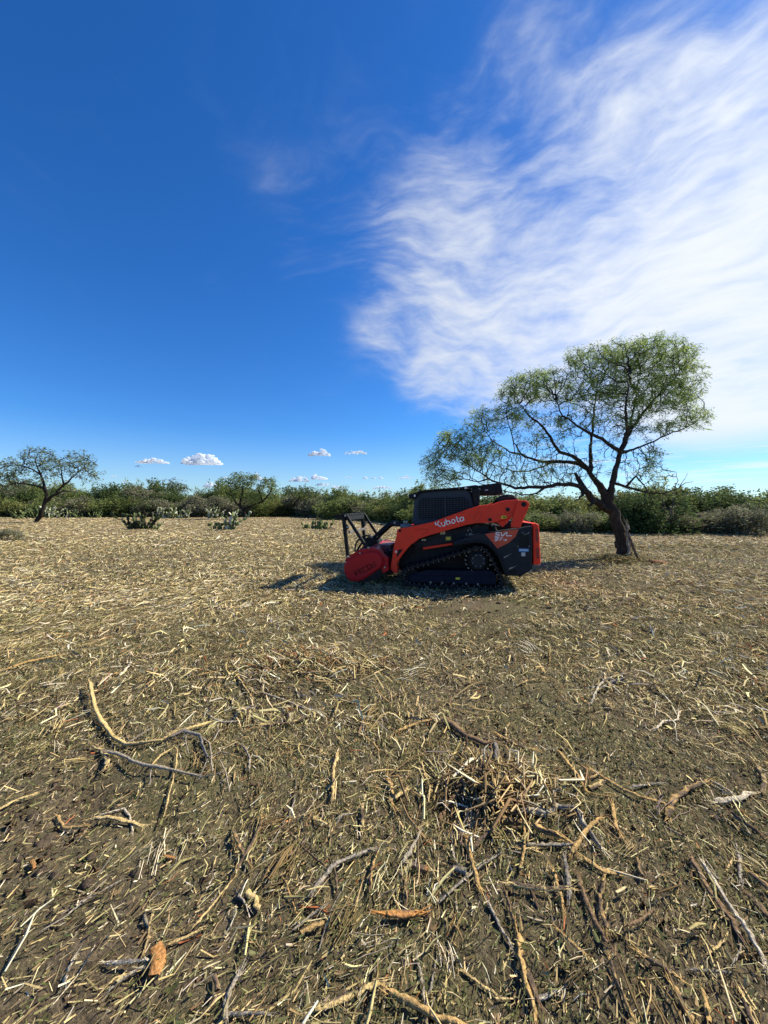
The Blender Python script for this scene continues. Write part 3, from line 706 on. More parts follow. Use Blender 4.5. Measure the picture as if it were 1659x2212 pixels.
# --- lettering
def ribbon(mb, pts, w, vv, t=.004):
    """flat stroke of width w through (u, z) points"""
    P2 = [Vector((p[0], p[1])) for p in pts]; L_, R_ = [], []
    for i, p in enumerate(P2):
        d = (P2[min(i + 1, len(P2) - 1)] - P2[max(i - 1, 0)]).normalized(); nn = Vector((-d.y, d.x)) * w / 2
        L_.append(p + nn); R_.append(p - nn)
    n = len(P2)
    vs = [(a.x, vv, a.y) for a in L_] + [(a.x, vv, a.y) for a in R_] + [(a.x, vv - t, a.y) for a in L_] + [(a.x, vv - t, a.y) for a in R_]
    fs = []
    for i in range(n - 1):
        fs += [(i, i + 1, n + i + 1, n + i), (2 * n + i, 3 * n + i, 3 * n + i + 1, 2 * n + i + 1), (i, 2 * n + i, 2 * n + i + 1, i + 1), (n + i, n + i + 1, 3 * n + i + 1, 3 * n + i)]
    fs += [(0, n, 3 * n, 2 * n), (n - 1, 3 * n - 1, 4 * n - 1, 2 * n - 1)]
    mb.add(vs, fs)
def arcp(cx, cy, r, a0, a1, n=10): return [(cx + r * math.cos(R(a0 + (a1 - a0) * i / n)), cy + r * math.sin(R(a0 + (a1 - a0) * i / n))) for i in range(n + 1)]
GLY = {   # strokes on a grid: x to the right, y up, letter height 1
    'K': (.95, [[(.1, .95), (.1, .42)], [(.72, .98), (.30, .52), (.78, .02)]]),
    'u': (.78, [[(.08, .66), (.08, .34)], arcp(.34, .30, .27, 200, 360, 8) + [(.61, .66)]]),
    'b': (.85, [[(.10, 1.0), (.10, .36)], arcp(.38, .34, .29, 150, -60, 10), arcp(.38, .34, .29, 180, 260, 5)]),
    'o': (.85, [arcp(.38, .34, .29, -40, 130, 8), arcp(.38, .34, .29, 150, 300, 8)]),
    't': (.55, [[(.20, .98), (.20, .22), (.36, .05), (.50, .05)], [(.04, .66), (.46, .66)]]),
    'a': (.80, [arcp(.38, .34, .29, 60, 330, 12), [(.67, .64), (.67, .06)]]),
    'S': (.90, [[(.78, .95), (.25, .95), (.12, .78), (.22, .55), (.68, .48), (.78, .25), (.65, .06), (.08, .06)]]),
    'V': (.90, [[(.05, .98), (.32, .04), (.42, .04), (.88, .98)]]),
    'L': (1.05, [[(.12, .98), (.12, .08), (1.0, .08)]]),
    '9': (.80, [[(.68, .52), (.20, .52), (.12, .62), (.14, .85), (.24, .95), (.62, .95), (.70, .85), (.64, .2), (.52, .06), (.06, .06)]]),
    '7': (.75, [[(.05, .94), (.70, .94), (.30, .02)]]),
    '-': (.40, [[(.08, .34), (.36, .34)]]),
    '2': (.60, [[(.08, .56), (.44, .56), (.48, .42), (.42, .32), (.14, .24), (.06, .06), (.50, .06)]]),
    'F': (.85, [[(.12, .0), (.12, .92), (.72, .92)], [(.12, .48), (.60, .48)]]),
    'E': (.85, [[(.72, .08), (.12, .08), (.12, .92), (.72, .92)], [(.12, .50), (.62, .50)]]),
    'C': (.85, [[(.72, .08), (.12, .08), (.12, .92), (.72, .92)]]),
    'O': (.90, [[(.12, .08), (.12, .92), (.74, .92), (.74, .08), (.08, .08)]]),
    'N': (.90, [[(.12, .0), (.12, .94), (.72, .06), (.72, 1.0)]]),
}
def write(text, p0, p1, h, vv, m, parent, name, w=.15, slant=0.0):
    """letters along the line p0-p1 in (u, z), height h"""
    tot = sum(GLY[c][0] for c in text); base = Vector(p0); ex = (Vector(p1) - base); sc = ex.length / tot; ex.normalize(); ey = Vector((-ex.y, ex.x))
    x_ = 0; mb = MB()
    for c in text:
        for st_ in GLY[c][1]:
            ribbon(mb, [tuple(base + ex * (x_ + px + slant * py) * sc + ey * py * h) for px, py in st_], w * h, vv)
        x_ += GLY[c][0]
    return mb.build(name, m, parent)
arm_near = [o for o in loader.children if o.name.startswith('lift_arm')][0]
pz = lambda a, v: Z5([a], v)[0]
write('Kubota', pz((436, 553), -.8), pz((748, 472), -.8), .125, -.8015, WHITE, arm_near, 'brand_lettering', .17)
rqn = [o for o in loader.children if o.name.startswith('rear_quarter_panel')][0]
write('SVL', pz((1066, 645), -.87), pz((1262, 640), -.87), .078, -.869, WHITE, rqn, 'model_lettering', .24, .2)
write('97', pz((1066, 692), -.87), pz((1150, 690), -.87), .062, -.869, WHITE, rqn, 'model_lettering', .26, .2)
write('-2', pz((1158, 692), -.87), pz((1206, 691), -.87), .050, -.869, WHITE, rqn, 'model_lettering', .22, .1)

# --- mulching head, coupled to the arms but a machine of its own
head = empty('mulching_head', (ORG.x, ORG.y, MZ), -TH)
tag(head, 'dark red drum mulcher with black pusher frame at the loader\'s front', 'mulcher')
side = Z4([(360, 1095), (372, 1022), (450, 950), (600, 872), (622, 852), (830, 816), (900, 830), (980, 862), (1030, 930), (1056, 1010), (1052, 1120), (1010, 1182), (780, 1342), (690, 1400), (600, 1432), (460, 1424), (395, 1365), (350, 1270), (342, 1170)], -.95)
side = [(u, max(z, .02)) for u, z in side]
for s_ in (-1, 1):
    v0, v1 = (-.95, -.90) if s_ < 0 else (.90, .95)
    sp_ = MB().prism(side, v0, v1).build('side_plate', REDP, head, bevel=.008)
    inner = Z4([(362, 1120), (400, 1060), (620, 930), (850, 880), (960, 900), (1020, 1000), (1040, 1110), (1000, 1168), (780, 1322), (600, 1412), (470, 1404), (400, 1340), (356, 1250)], -.96)
    inner = [(u, max(z, .035)) for u, z in inner]
    cv_ = MB().prism(inner, -.985 if s_ < 0 else .951, -.951 if s_ < 0 else .985).build('belt_cover', REDP, head, bevel=.015)
    if s_ < 0: cov = cv_
    for a_, b_ in ((400, 985), (440, 985), (632, 915), (380, 1078), (785, 822), (1083, 1172)):
        MB().cyl(*Z4([(a_, b_)], -.97)[0], .018, (-.975 if s_ < 0 else .90), (-.90 if s_ < 0 else .975), 8).build('bolt', STEEL, head)
write('FECON', Z4([(560, 1335)], -.985)[0], Z4([(940, 1155)], -.985)[0], .105, -.9855, paint('dark_lettering', (.03, .002, .004), .7, spec=.1), cov, 'maker_lettering', .2)
hood = Z4([(372, 1022), (450, 950), (600, 872), (830, 818), (900, 832), (1040, 960), (1130, 1010), (1145, 1240), (1030, 1300), (1000, 1180), (1000, 1060), (900, 920), (640, 930), (420, 1040)], -.95)
hood = [(u, max(z, .03)) for u, z in hood]
MB().prism(hood, -.899, .899).build('hood', REDP, head, bevel=.006)
MB().prism(Z4([(890, 760), (960, 790), (1120, 1000), (1080, 1060), (900, 850)], -.45), -.55, .55).build('back_plate', REDP, head, bevel=.006)
MB().prism(Z4([(1000, 740), (1240, 735), (1230, 830), (1180, 960), (1040, 900)], 0), -.35, .55).build('mount_plate', paint('dusty_red', (.22, .06, .06), .6, dirt=.5), head, bevel=.006)
c_ = Z4([(640, 1190)], -.9)[0]; dru = MB().cyl(c_[0], c_[1], .21, -.88, .88, 28).build('drum', BLACK, head)
tooth_me = None
for k in range(44):
    a_ = k * 2.4; vv = -.84 + k * 1.68 / 43
    if tooth_me is None: o = MB().box(-.03, .03, -.025, .025, -.02, .04).build('drum_tooth', STEEL, dru); tooth_me = o.data
    else: o = link('drum_tooth', tooth_me, None, dru)
    o.location = (c_[0] + .225 * math.cos(a_), vv, c_[1] + .225 * math.sin(a_)); o.rotation_euler = (0, math.pi / 2 - a_, 0)
sk = Z4([(600, 1436), (780, 1346), (1012, 1186), (1030, 1300), (980, 1360), (820, 1428), (620, 1440)], -.9)
for v0 in (-.94, .88): MB().prism([(u, max(z, .012)) for u, z in sk], v0, v0 + .05).build('skid_shoe', BLACK, head)
MB().prism(Z4([(1060, 900), (1180, 880), (1190, 1260), (1060, 1290)], -.7), -.62, .62).build('coupler', BLACK, head, bevel=.01)
MB().prism(Z4([(1130, 1000), (1200, 980), (1240, 1290), (1150, 1330)], -.7), -.70, -.55).build('coupler_arm', BLACK, head)
# pusher frame
v_n, v_f = -.86, .70
t_n = Z4([(335, 245)], v_n)[0]; t_d = Z4([(380, 228)], v_n)[0]; f_n = Z4([(418, 975)], v_n)[0]; b_n = Z4([(768, 812)], v_n)[0]
for vv in (v_n, v_f):
    ps = MB().beam((t_n[0], vv, t_n[1] - .01), (f_n[0], vv, f_n[1] - .03), .075, .068).build('frame_post', BLACK, head, bevel=.006)
    MB().beam((t_d[0], vv + .004, t_d[1]), (b_n[0], vv + .004, b_n[1] - .03), .060, .062).build('frame_brace', BLACK, head, bevel=.006)
    gs = Z4([(390, 380), (434, 440), (425, 470), (385, 500)], v_n); MB().prism(gs, vv - .012, vv + .012).build('frame_gusset', BLACK, head)
    for pt in ((376, 236), (415, 442), (785, 820)): MB().cyl(*Z4([pt], v_n)[0], .020, vv - .05, vv + .05, 8).build('bolt', STEEL, head)
MB().box(t_n[0] - .03, t_n[0] + .075, v_n - .03, v_f + .03, t_n[1] + .005, t_n[1] + .045).build('frame_crossbar', BLACK, head, bevel=.005)
MB().box(t_n[0] + .03, t_n[0] + .07, v_n + .03, v_f - .03, t_n[1] - .09, t_n[1] + .004).build('frame_crossbar', DARK, head, bevel=.004)
w0 = Z4([(100, 250)], v_n)[0]
MB().prism([(w0[0], w0[1] - .005), (t_n[0] - .032, t_n[1] + .045), (t_n[0] - .032, t_n[1] - .07)], v_n - .03, v_n + .35).build('deflector', BLACK, head)
MB().prism([(w0[0] + .12, w0[1] + .006), (t_n[0] - .032, t_n[1] + .043), (t_n[0] - .032, t_n[1] + .02)], v_n + .355, v_f + .03).build('deflector', BLACK, head)
zb = Z4([(400, 535)], v_n)[0][1]; MB().box(t_n[0] + .09, t_n[0] + .13, v_n + .04, v_f - .04, zb - .03, zb + .02).build('lower_bar', GREY, head, bevel=.004)
def hose(pts, r, par, name='hydraulic_hose', v=(-.2, -.2)):
    n = len(pts); out = []
    for i, p in enumerate(pts):
        vv = v[0] + (v[1] - v[0]) * i / (n - 1); u, z = Z4([p], vv)[0]; out.append(Vector((u, vv, z)))
    # smooth through the points
    sm = []
    for i in range(n - 1):
        p0, p1, p2, p3 = out[max(i - 1, 0)], out[i], out[i + 1], out[min(i + 2, n - 1)]
        for k in range(6):
            t = k / 6; sm.append(.5 * ((2 * p1) + (p2 - p0) * t + (2 * p0 - 5 * p1 + 4 * p2 - p3) * t * t + (3 * p1 - p0 - 3 * p2 + p3) * t ** 3))
    sm.append(out[-1]); return MB().tube(sm, r, 8).build(name, BLACK, par, smooth=True)
hose([(1400, 385), (1270, 360), (1180, 400), (1080, 490), (960, 570), (860, 660), (790, 740), (770, 830)], .034, head, v=(-.3, -.2))
hose([(1400, 410), (1290, 390), (1200, 420), (1120, 490), (1000, 600), (900, 700), (800, 790)], .03, head, v=(-.2, -.1))
hose([(1390, 375), (1250, 345), (1140, 395), (1020, 490), (900, 610), (720, 800), (640, 850)], .026, head, v=(-.05, 0))
hose([(556, 900), (545, 830), (565, 740), (620, 660), (700, 612), (790, 600), (870, 640), (900, 720)], .020, head, v=(.0, .1))
hose([(580, 880), (620, 800), (680, 720), (760, 650), (850, 620), (930, 660), (990, 720)], .024, head, v=(.2, .2))
MB().tube([(Z4([(870, 690)], 0)[0][0], -.35, Z4([(870, 690)], 0)[0][1]), (Z4([(870, 690)], 0)[0][0], .35, Z4([(870, 690)], 0)[0][1])], .11, 16).build('hydraulic_motor', BLACK, head)
MB().prism(Z4([(840, 640), (960, 650), (990, 740), (960, 800), (700, 850), (650, 860), (760, 750)], 0), -.25, .3).build('motor_mount', BLACK, head, bevel=.01)
hose([(1130, 820), (1140, 950), (1150, 1080), (1140, 1160)], .010, head, v=(-.72, -.72))
u0 = Z4([(1190, 385)], -.55)[0]; u1 = Z4([(1500, 425)], -.55)[0]
MB().tube([(u0[0], -.55, u0[1]), (u1[0], -.55, u1[1])], .03, 12).build('tilt_cylinder', DARK, loader)
MB().tube([(Z4([(1370, 410)], -.55)[0][0], -.55, u1[1] + .0), (u1[0] + .02, -.55, u1[1] - .01)], .045, 12).build('tilt_cylinder', GREY, loader)
for a_, b_ in ((1440, 345), (1265, 362), (1480, 350)): MB().cyl(*Z4([(a_, b_)], -.56)[0], .02, -.60, -.5, 8).build('hose_fitting', STEEL, loader)
MB().prism(Z4([(1400, 380), (1560, 390), (1560, 450), (1400, 460)], -.5), -.54, -.46).build('valve_block', GREY, loader, bevel=.01)
# ------------------------------------------------------------------ trees
def colonize(pos, par, att, step, infl, kill, iters=90, jit=.25, up=.0, rg=rng):
    """grow branches from the nodes (pos, par) towards the attraction points"""
    pos = [np.array(p, float) for p in pos]; par = list(par)
    att = np.array(att); best = np.full(len(att), 1e9); bi = np.zeros(len(att), int); new0 = 0
    for it in range(iters):
        if not len(att): break
        arr = np.array(pos[new0:])
        if len(arr) == 0: break
        for s in range(0, len(arr), 400):
            d = np.linalg.norm(att[:, None, :] - arr[None, s:s + 400, :], axis=2); j = d.argmin(1); dm = d[np.arange(len(att)), j]
            m = dm < best; best[m] = dm[m]; bi[m] = new0 + s + j[m]
        keep = best > kill; att = att[keep]; best = best[keep]; bi = bi[keep]
        act = best < infl
        if not act.any(): break
        new0 = len(pos)
        P0 = np.array(pos); dirs = att[act] - P0[bi[act]]; dirs /= np.linalg.norm(dirs, axis=1)[:, None]
        ids = bi[act]; acc_ = np.zeros((len(P0), 3)); np.add.at(acc_, ids, dirs); u = np.unique(ids)
        for k in u:
            v = acc_[k]; v = v / (np.linalg.norm(v) + 1e-9) + rg.normal(0, jit, 3); v[2] += up; v /= np.linalg.norm(v)
            pos.append(P0[k] + v * step); par.append(int(k))
    return np.array(pos), np.array(par)

def radii(par, tip, ex=2.3, fixed=None):
    n = len(par); acc_ = np.zeros(n); has = np.zeros(n, bool)
    for i in range(n - 1, -1, -1):
        r = tip ** ex if not has[i] else acc_[i]
        acc_[i] = r
        if par[i] >= 0: acc_[par[i]] += r; has[par[i]] = True
    r = acc_ ** (1 / ex)
    if fixed is not None:
        for i, v in fixed.items(): r[i] = max(r[i] * 0.6, v) if v else r[i]
    return r, ~has

def limb_mesh(name, pos, par, r, lo, hi, col, rg=rng):
    """tubes for all segments whose radius lies in [lo, hi)"""
    V, Q, Cc = [], [], []
    idx = [i for i in range(len(par)) if par[i] >= 0 and lo <= r[i] < hi]
    off = 0
    for i in idx:
        p = par[i]; a, b_ = pos[p], pos[i]; ra, rb = min(r[p], r[i] * 1.25), r[i]
        t = b_ - a; L = np.linalg.norm(t)
        if L < 1e-6: continue
        t = t / L; k = 9 if rb > .05 else (6 if rb > .02 else (4 if rb > .008 else 3))
        ux = np.cross(t, (0.2, .3, .93)); ux /= np.linalg.norm(ux); uy = np.cross(t, ux)
        ang = np.arange(k) * 2 * math.pi / k
        ring = np.cos(ang)[:, None] * ux + np.sin(ang)[:, None] * uy
        rough = 1 + (rg.random((k, 1)) - .5) * (.28 if rb > .05 else .1)
        V.append(a - t * ra * .25 + ring * ra * rough); V.append(b_ + t * rb * .25 + ring * rb * rough)
        j = np.arange(k); Q.append(np.stack([off + j, off + (j + 1) % k, off + k + (j + 1) % k, off + k + j], 1)); off += 2 * k
        Cc.append(np.tile(np.array(col) * (1 + rg.normal(0, .12)), (2 * k, 1)))
    if not V: return None
    return mesh_np(name, np.concatenate(V), np.concatenate(Q), colors=np.clip(np.concatenate(Cc), .005, 1), smooth=True)

def leaf_mesh(name, pts, n_per, L, w, droop, cols, spread, rg=rng, jit=.22):
    """thin leaflets hanging about the given points"""
    pts = np.asarray(pts); N = len(pts) * n_per
    c = np.repeat(pts, n_per, 0) + rg.normal(0, spread, (N, 3))
    a = rg.random(N) * 2 * math.pi
    T = np.stack([np.cos(a), np.sin(a), rg.normal(-droop, .45, N)], -1); T /= np.linalg.norm(T, axis=1)[:, None]
    S = rg.normal(0, 1, (N, 3)); S -= (S * T).sum(1)[:, None] * T; S /= np.linalg.norm(S, axis=1)[:, None]
    LL = ((np.repeat(L, n_per) if np.ndim(L) else L) * np.exp(rg.normal(0, .3, N)))[:, None]; ww = LL * w
    V = np.stack([c, c + T * LL * .5 + S * ww, c + T * LL, c + T * LL * .5 - S * ww], 1).reshape(-1, 3)
    Q = np.arange(N * 4).reshape(N, 4)
    cl = np.array(cols)[rg.integers(0, len(cols), len(pts))]; cl = np.repeat(cl * (1 + rg.normal(0, jit, (len(pts), 1))), n_per, 0) * (1 + rg.normal(0, jit * .7, (N, 1)))
    return mesh_np(name, V, Q, colors=np.clip(np.repeat(cl, 4, 0), .01, .6))

BARK = col_mat('rough_bark', .95, .55, bump=1.0, scale=26, spec=.1, stretch=(1, 1, .25))
LEAF = col_mat('feathery_leaves', .7, .0, translucent=.5)
LEAFS = col_mat('shrub_leaves', .75, .0, translucent=.35, spec=.1)

def build_tree(name, label, paths, blobs, dist, zx2px, n_att, step, infl, kill, tip, bark, leafc, leaf, group=None, fixed_r=(), seed=1, up=.03, lr=.012, ey=.55, thin=1.0, bare=()):
    """paths: limbs traced as (x, y, depth, radius); blobs: parts of the crown (x, y, depth, rx, ry) that fill with twigs"""
    rg = np.random.default_rng(seed)
    def W(zx, zy, dy=0.0):
        px, py = zx2px(zx, zy); d = dist + dy
        return np.array([(px - 829.5) / 833 * d, d, CAM_H + (1095 - py) / 833 * d])
    sc_ = abs(zx2px(1, 0)[0] - zx2px(0, 0)[0]) / 833 * dist
    pos, par, fixed = [], [], {}
    for pth in paths:
        prev = -1
        p0 = W(*pth[0][:3])
        if pos:
            dd = np.linalg.norm(np.array(pos) - p0, axis=1); prev = int(dd.argmin())
            pts = [(pos[prev], fixed.get(prev, .02))] + [(W(*q_[:3]), q_[3] * sc_) for q_ in pth[1:]]
        else:
            pts = [(W(*q_[:3]), q_[3] * sc_) for q_ in pth]; pts[0][0][2] = -.1
            pos.append(pts[0][0]); par.append(-1); fixed[0] = pts[0][1]; prev = 0
        for (a, ra), (b_, rb) in zip(pts, pts[1:]):
            n = max(1, int(np.linalg.norm(b_ - a) / (step * 1.1)))
            for k in range(1, n + 1):
                t = k / n; p = a + (b_ - a) * t + (rg.normal(0, step * .13, 3) if k < n else 0)
                pos.append(p); par.append(prev); prev = len(pos) - 1; fixed[prev] = (ra if len(pos) > 2 else rb) + ((rb - ra) * t)
    nsk = len(pos)
    att = []
    wts = np.array([b_[3] * b_[4] * (b_[5] if len(b_) > 5 else 1) for b_ in blobs]); wts = wts / wts.sum()
    for b_, wt in zip(blobs, wts):
        m = int(n_att * wt); v = rg.normal(0, 1, (m, 3)); v /= np.linalg.norm(v, axis=1)[:, None]; rr = rg.random((m, 1)) ** .42
        v = v * rr; c = W(b_[0], b_[1], b_[2])
        att.append(c + v * np.array([b_[3] * sc_, min(b_[3], b_[4] * 1.4) * sc_ * ey * 1.6, b_[4] * sc_]))
    att = np.concatenate(att); att = att[att[:, 2] > .5]
    pos, par = colonize(pos, par, att, step, infl, kill, jit=.28, up=up, rg=rg)
    # last fine twigs
    r, tips = radii(par, tip); ti = np.where(tips | (r < tip * 1.5))[0]
    P = list(pos); Q_ = list(par)
    for i in ti:
        if i < nsk: continue
        base_d = pos[i] - pos[par[i]]; base_d /= np.linalg.norm(base_d)
        for k in range(2):
            v = base_d + rg.normal(0, .65, 3); v[2] += .05; v /= np.linalg.norm(v); P.append(pos[i] + v * step * (.6 + rg.random() * .8)); Q_.append(i)
    pos = np.array(P); par = np.array(Q_)
    r, tips = radii(par, tip)
    for i, v in fixed.items(): r[i] = v * (.82 if v < .09 else .92)
    for i in range(1, len(par)):
        if par[i] >= 0 and r[par[i]] < lr: r[i] = min(r[i], lr * .99)
    root = empty(name, tuple(pos[0] * (1, 1, 0)), 0); root.location.z = 0
    off = np.array([pos[0][0], pos[0][1], 0.0])
    tag(root, label, 'tree', group)
    hi = max(r) + 1
    link('trunk', limb_mesh('trunk', pos - off, par, r, lr, hi, bark, rg), BARK, root)
    me = limb_mesh('twigs', pos - off, par, r, 0, lr, np.array(bark) * 1.25, rg)
    if me: tag(link('twigs', me, BARK, root), kind='stuff')
    lp = pos[(r < tip * 1.9) & (np.arange(len(r)) >= nsk)]
    lp = lp[rg.random(len(lp)) < thin * np.clip(.35 + 1.3 * fbm(lp[:, 0] * 3, lp[:, 2] * 3, .5, 3, 3), .1, 1)]
    for bx_, by, rx, ry, pb in bare:                    # parts of the crown that keep twigs but few leaves
        cB = W(bx_, by); e = ((lp[:, 0] * dist / lp[:, 1] - cB[0]) / (rx * sc_)) ** 2 + (((lp[:, 2] - CAM_H) * dist / lp[:, 1] + CAM_H - cB[2]) / (ry * sc_)) ** 2
        lp = lp[~((e < 1) & (rg.random(len(lp)) < pb))]
    n_per, L, w, droop, spread = leaf
    tag(link('crown', leaf_mesh('crown', lp - off, n_per, L, w, droop, leafc, spread, rg), LEAF, root), kind='stuff')
    return root

zA = lambda x, y: (877.8 + .41337 * x, 691.3 + .41337 * y)
paths = [
    [(1140, 1262, 0, 50), (1134, 1225, 0, 40), (1128, 1180, 0, 33), (1120, 1130, 0, 30), (1106, 1080, 0, 29), (1090, 1035, 0, 29), (1070, 985, 0, 31), (1052, 955, 0, 27)],
    [(1060, 985, 0, 30), (1020, 972, -.1, 20), (985, 945, -.2, 18), (950, 905, -.3, 16), (910, 872, -.3, 15), (870, 860, -.3, 13), (800, 858, -.4, 12), (720, 874, -.5, 10), (640, 872, -.5, 9), (570, 880, -.5, 8), (490, 852, -.4, 6), (430, 830, -.3, 5), (380, 845, -.2, 4), (300, 830, 0, 3)],
    [(945, 900, -.3, 14), (915, 858, -.2, 15), (895, 825, -.1, 14), (882, 800, -.1, 9)],
    [(1052, 955, 0, 27), (1038, 905, 0, 23), (1008, 862, 0, 18), (975, 825, .1, 15), (948, 780, .2, 13), (905, 752, .3, 13), (850, 742, .4, 12), (780, 740, .4, 11), (710, 742, .5, 9), (650, 722, .5, 7), (600, 702, .5, 6), (540, 690, .5, 5), (470, 645, .4, 4), (420, 590, .4, 3)],
    [(948, 780, .2, 14), (905, 735, .1, 12), (850, 705, 0, 11), (800, 690, -.1, 10), (765, 640, -.2, 9), (735, 590, -.3, 8), (700, 545, -.3, 6), (640, 500, -.3, 5), (590, 440, -.3, 3)],
    [(960, 800, .1, 14), (962, 740, .5, 12), (962, 680, .7, 10), (968, 600, .8, 8), (975, 520, .9, 7), (985, 440, .9, 5), (1000, 330, .9, 3)],
    [(1056, 960, 0, 22), (1068, 900, -.1, 18), (1076, 850, -.1, 16), (1090, 790, -.1, 15), (1108, 720, -.1, 14), (1130, 665, -.1, 15), (1155, 600, -.1, 13), (1150, 540, -.2, 9), (1145, 470, -.3, 7), (1155, 390, -.4, 5), (1160, 280, -.4, 3)],
    [(1108, 695, -.1, 14), (1065, 655, -.3, 11), (1000, 612, -.4, 10), (935, 578, -.4, 8), (870, 535, -.4, 6), (815, 500, -.4, 5), (780, 420, -.4, 3)],
    [(1150, 610, -.1, 12), (1180, 565, .2, 10), (1225, 505, .4, 8), (1290, 420, .5, 6), (1370, 340, .5, 4), (1430, 260, .5, 3)],
    [(1150, 620, -.1, 11), (1172, 540, .6, 8), (1185, 470, .8, 6), (1200, 380, .9, 5), (1225, 270, .9, 3)],
    [(1120, 700, -.1, 9), (1170, 680, 0, 7), (1240, 655, .1, 6), (1330, 612, .2, 5), (1420, 582, .3, 4), (1500, 540, .3, 3), (1560, 500, .3, 2)],
    [(1080, 855, 0, 9), (1120, 862, -.2, 8), (1180, 880, -.3, 7), (1250, 900, -.4, 5), (1330, 905, -.5, 4), (1400, 888, -.5, 3), (1460, 850, -.5, 2), (1500, 845, -.5, 1.5)],
    [(1150, 870, -.2, 6), (1200, 815, -.3, 5), (1240, 860, -.4, 4), (1275, 920, -.4, 3), (1305, 985, -.4, 2)],
    [(1400, 888, -.5, 2.5), (1420, 840, -.5, 2), (1410, 795, -.5, 1.3)], [(1430, 870, -.5, 2), (1455, 830, -.5, 1.5), (1470, 800, -.5, 1)],
    [(1250, 900, -.4, 3), (1240, 930, -.6, 2), (1290, 950, -.7, 1.2)], [(1340, 905, -.5, 2), (1390, 920, -.6, 1.5), (1440, 890, -.6, 1)],
    [(720, 874, -.5, 7), (680, 905, -.7, 5), (620, 912, -.9, 4), (560, 905, -1, 3), (500, 890, -1, 3), (400, 860, -1, 2.5), (300, 800, -1, 2), (200, 780, -.9, 2)],
    [(780, 740, .4, 6), (720, 765, .8, 5), (640, 790, 1, 5), (560, 790, 1.1, 4), (460, 760, 1.1, 3), (350, 700, 1, 3), (250, 660, .9, 2)],
    [(990, 960, -.2, 9), (965, 968, -.5, 7), (950, 966, -.6, 4)], [(930, 885, -.3, 8), (905, 935, -.8, 4), (880, 945, -1, 3)],
    [(600, 702, .5, 5), (560, 640, .2, 4), (540, 560, 0, 3), (520, 450, 0, 2)], [(430, 830, -.3, 4), (330, 760, -.5, 3), (250, 700, -.5, 2), (180, 640, -.4, 2)],
]
blobs_ = [(1270, 210, .2, 250, 125, 1.5), (1060, 230, .2, 190, 115, 1.3), (1420, 330, .3, 125, 150, 1.1), (1240, 380, .4, 250, 130, .7), (960, 380, .3, 190, 130, .8),
          (720, 350, .1, 150, 95, 1.3), (600, 380, .1, 120, 95, 1.1), (560, 500, .1, 110, 80, .8), (400, 540, .2, 95, 90, 1.2), (250, 650, .1, 110, 90, 1.1), (150, 740, .0, 80, 90, 1.0), (200, 820, 0, 110, 55, .9),
          (380, 700, .1, 130, 110, .7), (1500, 500, .3, 100, 70, .6), (1390, 560, .3, 110, 60, .4), (1250, 750, .1, 75, 90, .45), (780, 560, .1, 180, 100, .4), (1100, 540, .3, 200, 120, .4), (600, 780, .2, 260, 95, .8), (800, 800, .0, 260, 90, .7), (1180, 800, 0, 120, 110, .5), (880, 220, .1, 60, 90, .8), (650, 650, .2, 150, 70, .35), (860, 800, 0, 160, 60, .22), (1000, 750, 0, 160, 90, .22)]
build_tree('mesquite_tree', 'large leaning mesquite tree with feathery green crown behind the orange loader', paths, blobs_, 11.75, zA, 5600, .112, 1.0, .15, .0038,
           (.055, .042, .032), [(.22, .31, .075), (.17, .26, .06), (.27, .36, .10), (.32, .39, .12)], (13, .090, .078, .6, .058), seed=4, bare=[(800, 790, 420, 125, .86), (1040, 700, 230, 150, .75), (1000, 520, 260, 110, .45), (620, 610, 200, 90, .5), (1200, 900, 260, 90, .8)])

# smaller mesquites beyond the clearing
zB = lambda x, y: (x * .42991, 943.6 + .42991 * y)
build_tree('mesquite_tree', 'wide dark trunked mesquite at the far left edge of the clearing',
    [[(180, 436, 0, 14), (205, 395, 0, 11), (222, 350, 0, 10), (232, 310, 0, 9)], [(232, 310, 0, 8), (222, 260, 0, 7), (205, 190, 0, 5), (180, 130, 0, 3)], [(240, 330, 0, 8), (280, 290, 0, 6), (320, 240, 0, 5), (360, 205, 0, 4), (420, 160, 0, 3), (440, 110, 0, 2)],
     [(280, 290, 0, 4), (320, 270, 0, 4), (370, 275, 0, 2)], [(222, 260, 0, 4), (150, 240, 0, 4), (80, 230, 0, 3), (20, 250, 0, 2)], [(205, 190, 0, 4), (130, 150, 0, 3), (60, 140, 0, 2)], [(320, 240, 0, 4), (310, 170, 0, 3), (300, 120, 0, 2)]],
    [(190, 110, 0, 110, 55, 1.2), (60, 160, 0, 90, 60, 1), (400, 130, 0, 90, 60, 1.1), (300, 150, 0, 90, 55, .8), (440, 190, 0, 65, 40, .7), (50, 230, 0, 100, 45, .9), (150, 200, 0, 100, 40, .4), (-40, 190, 0, 70, 60, .7)],
    40.5, zB, 1500, .36, 3.2, .5, .011, (.04, .032, .026), [(.16, .21, .09), (.20, .25, .12), (.12, .16, .07)], (9, .24, .14, .4, .16), seed=8, lr=.05, thin=.55)
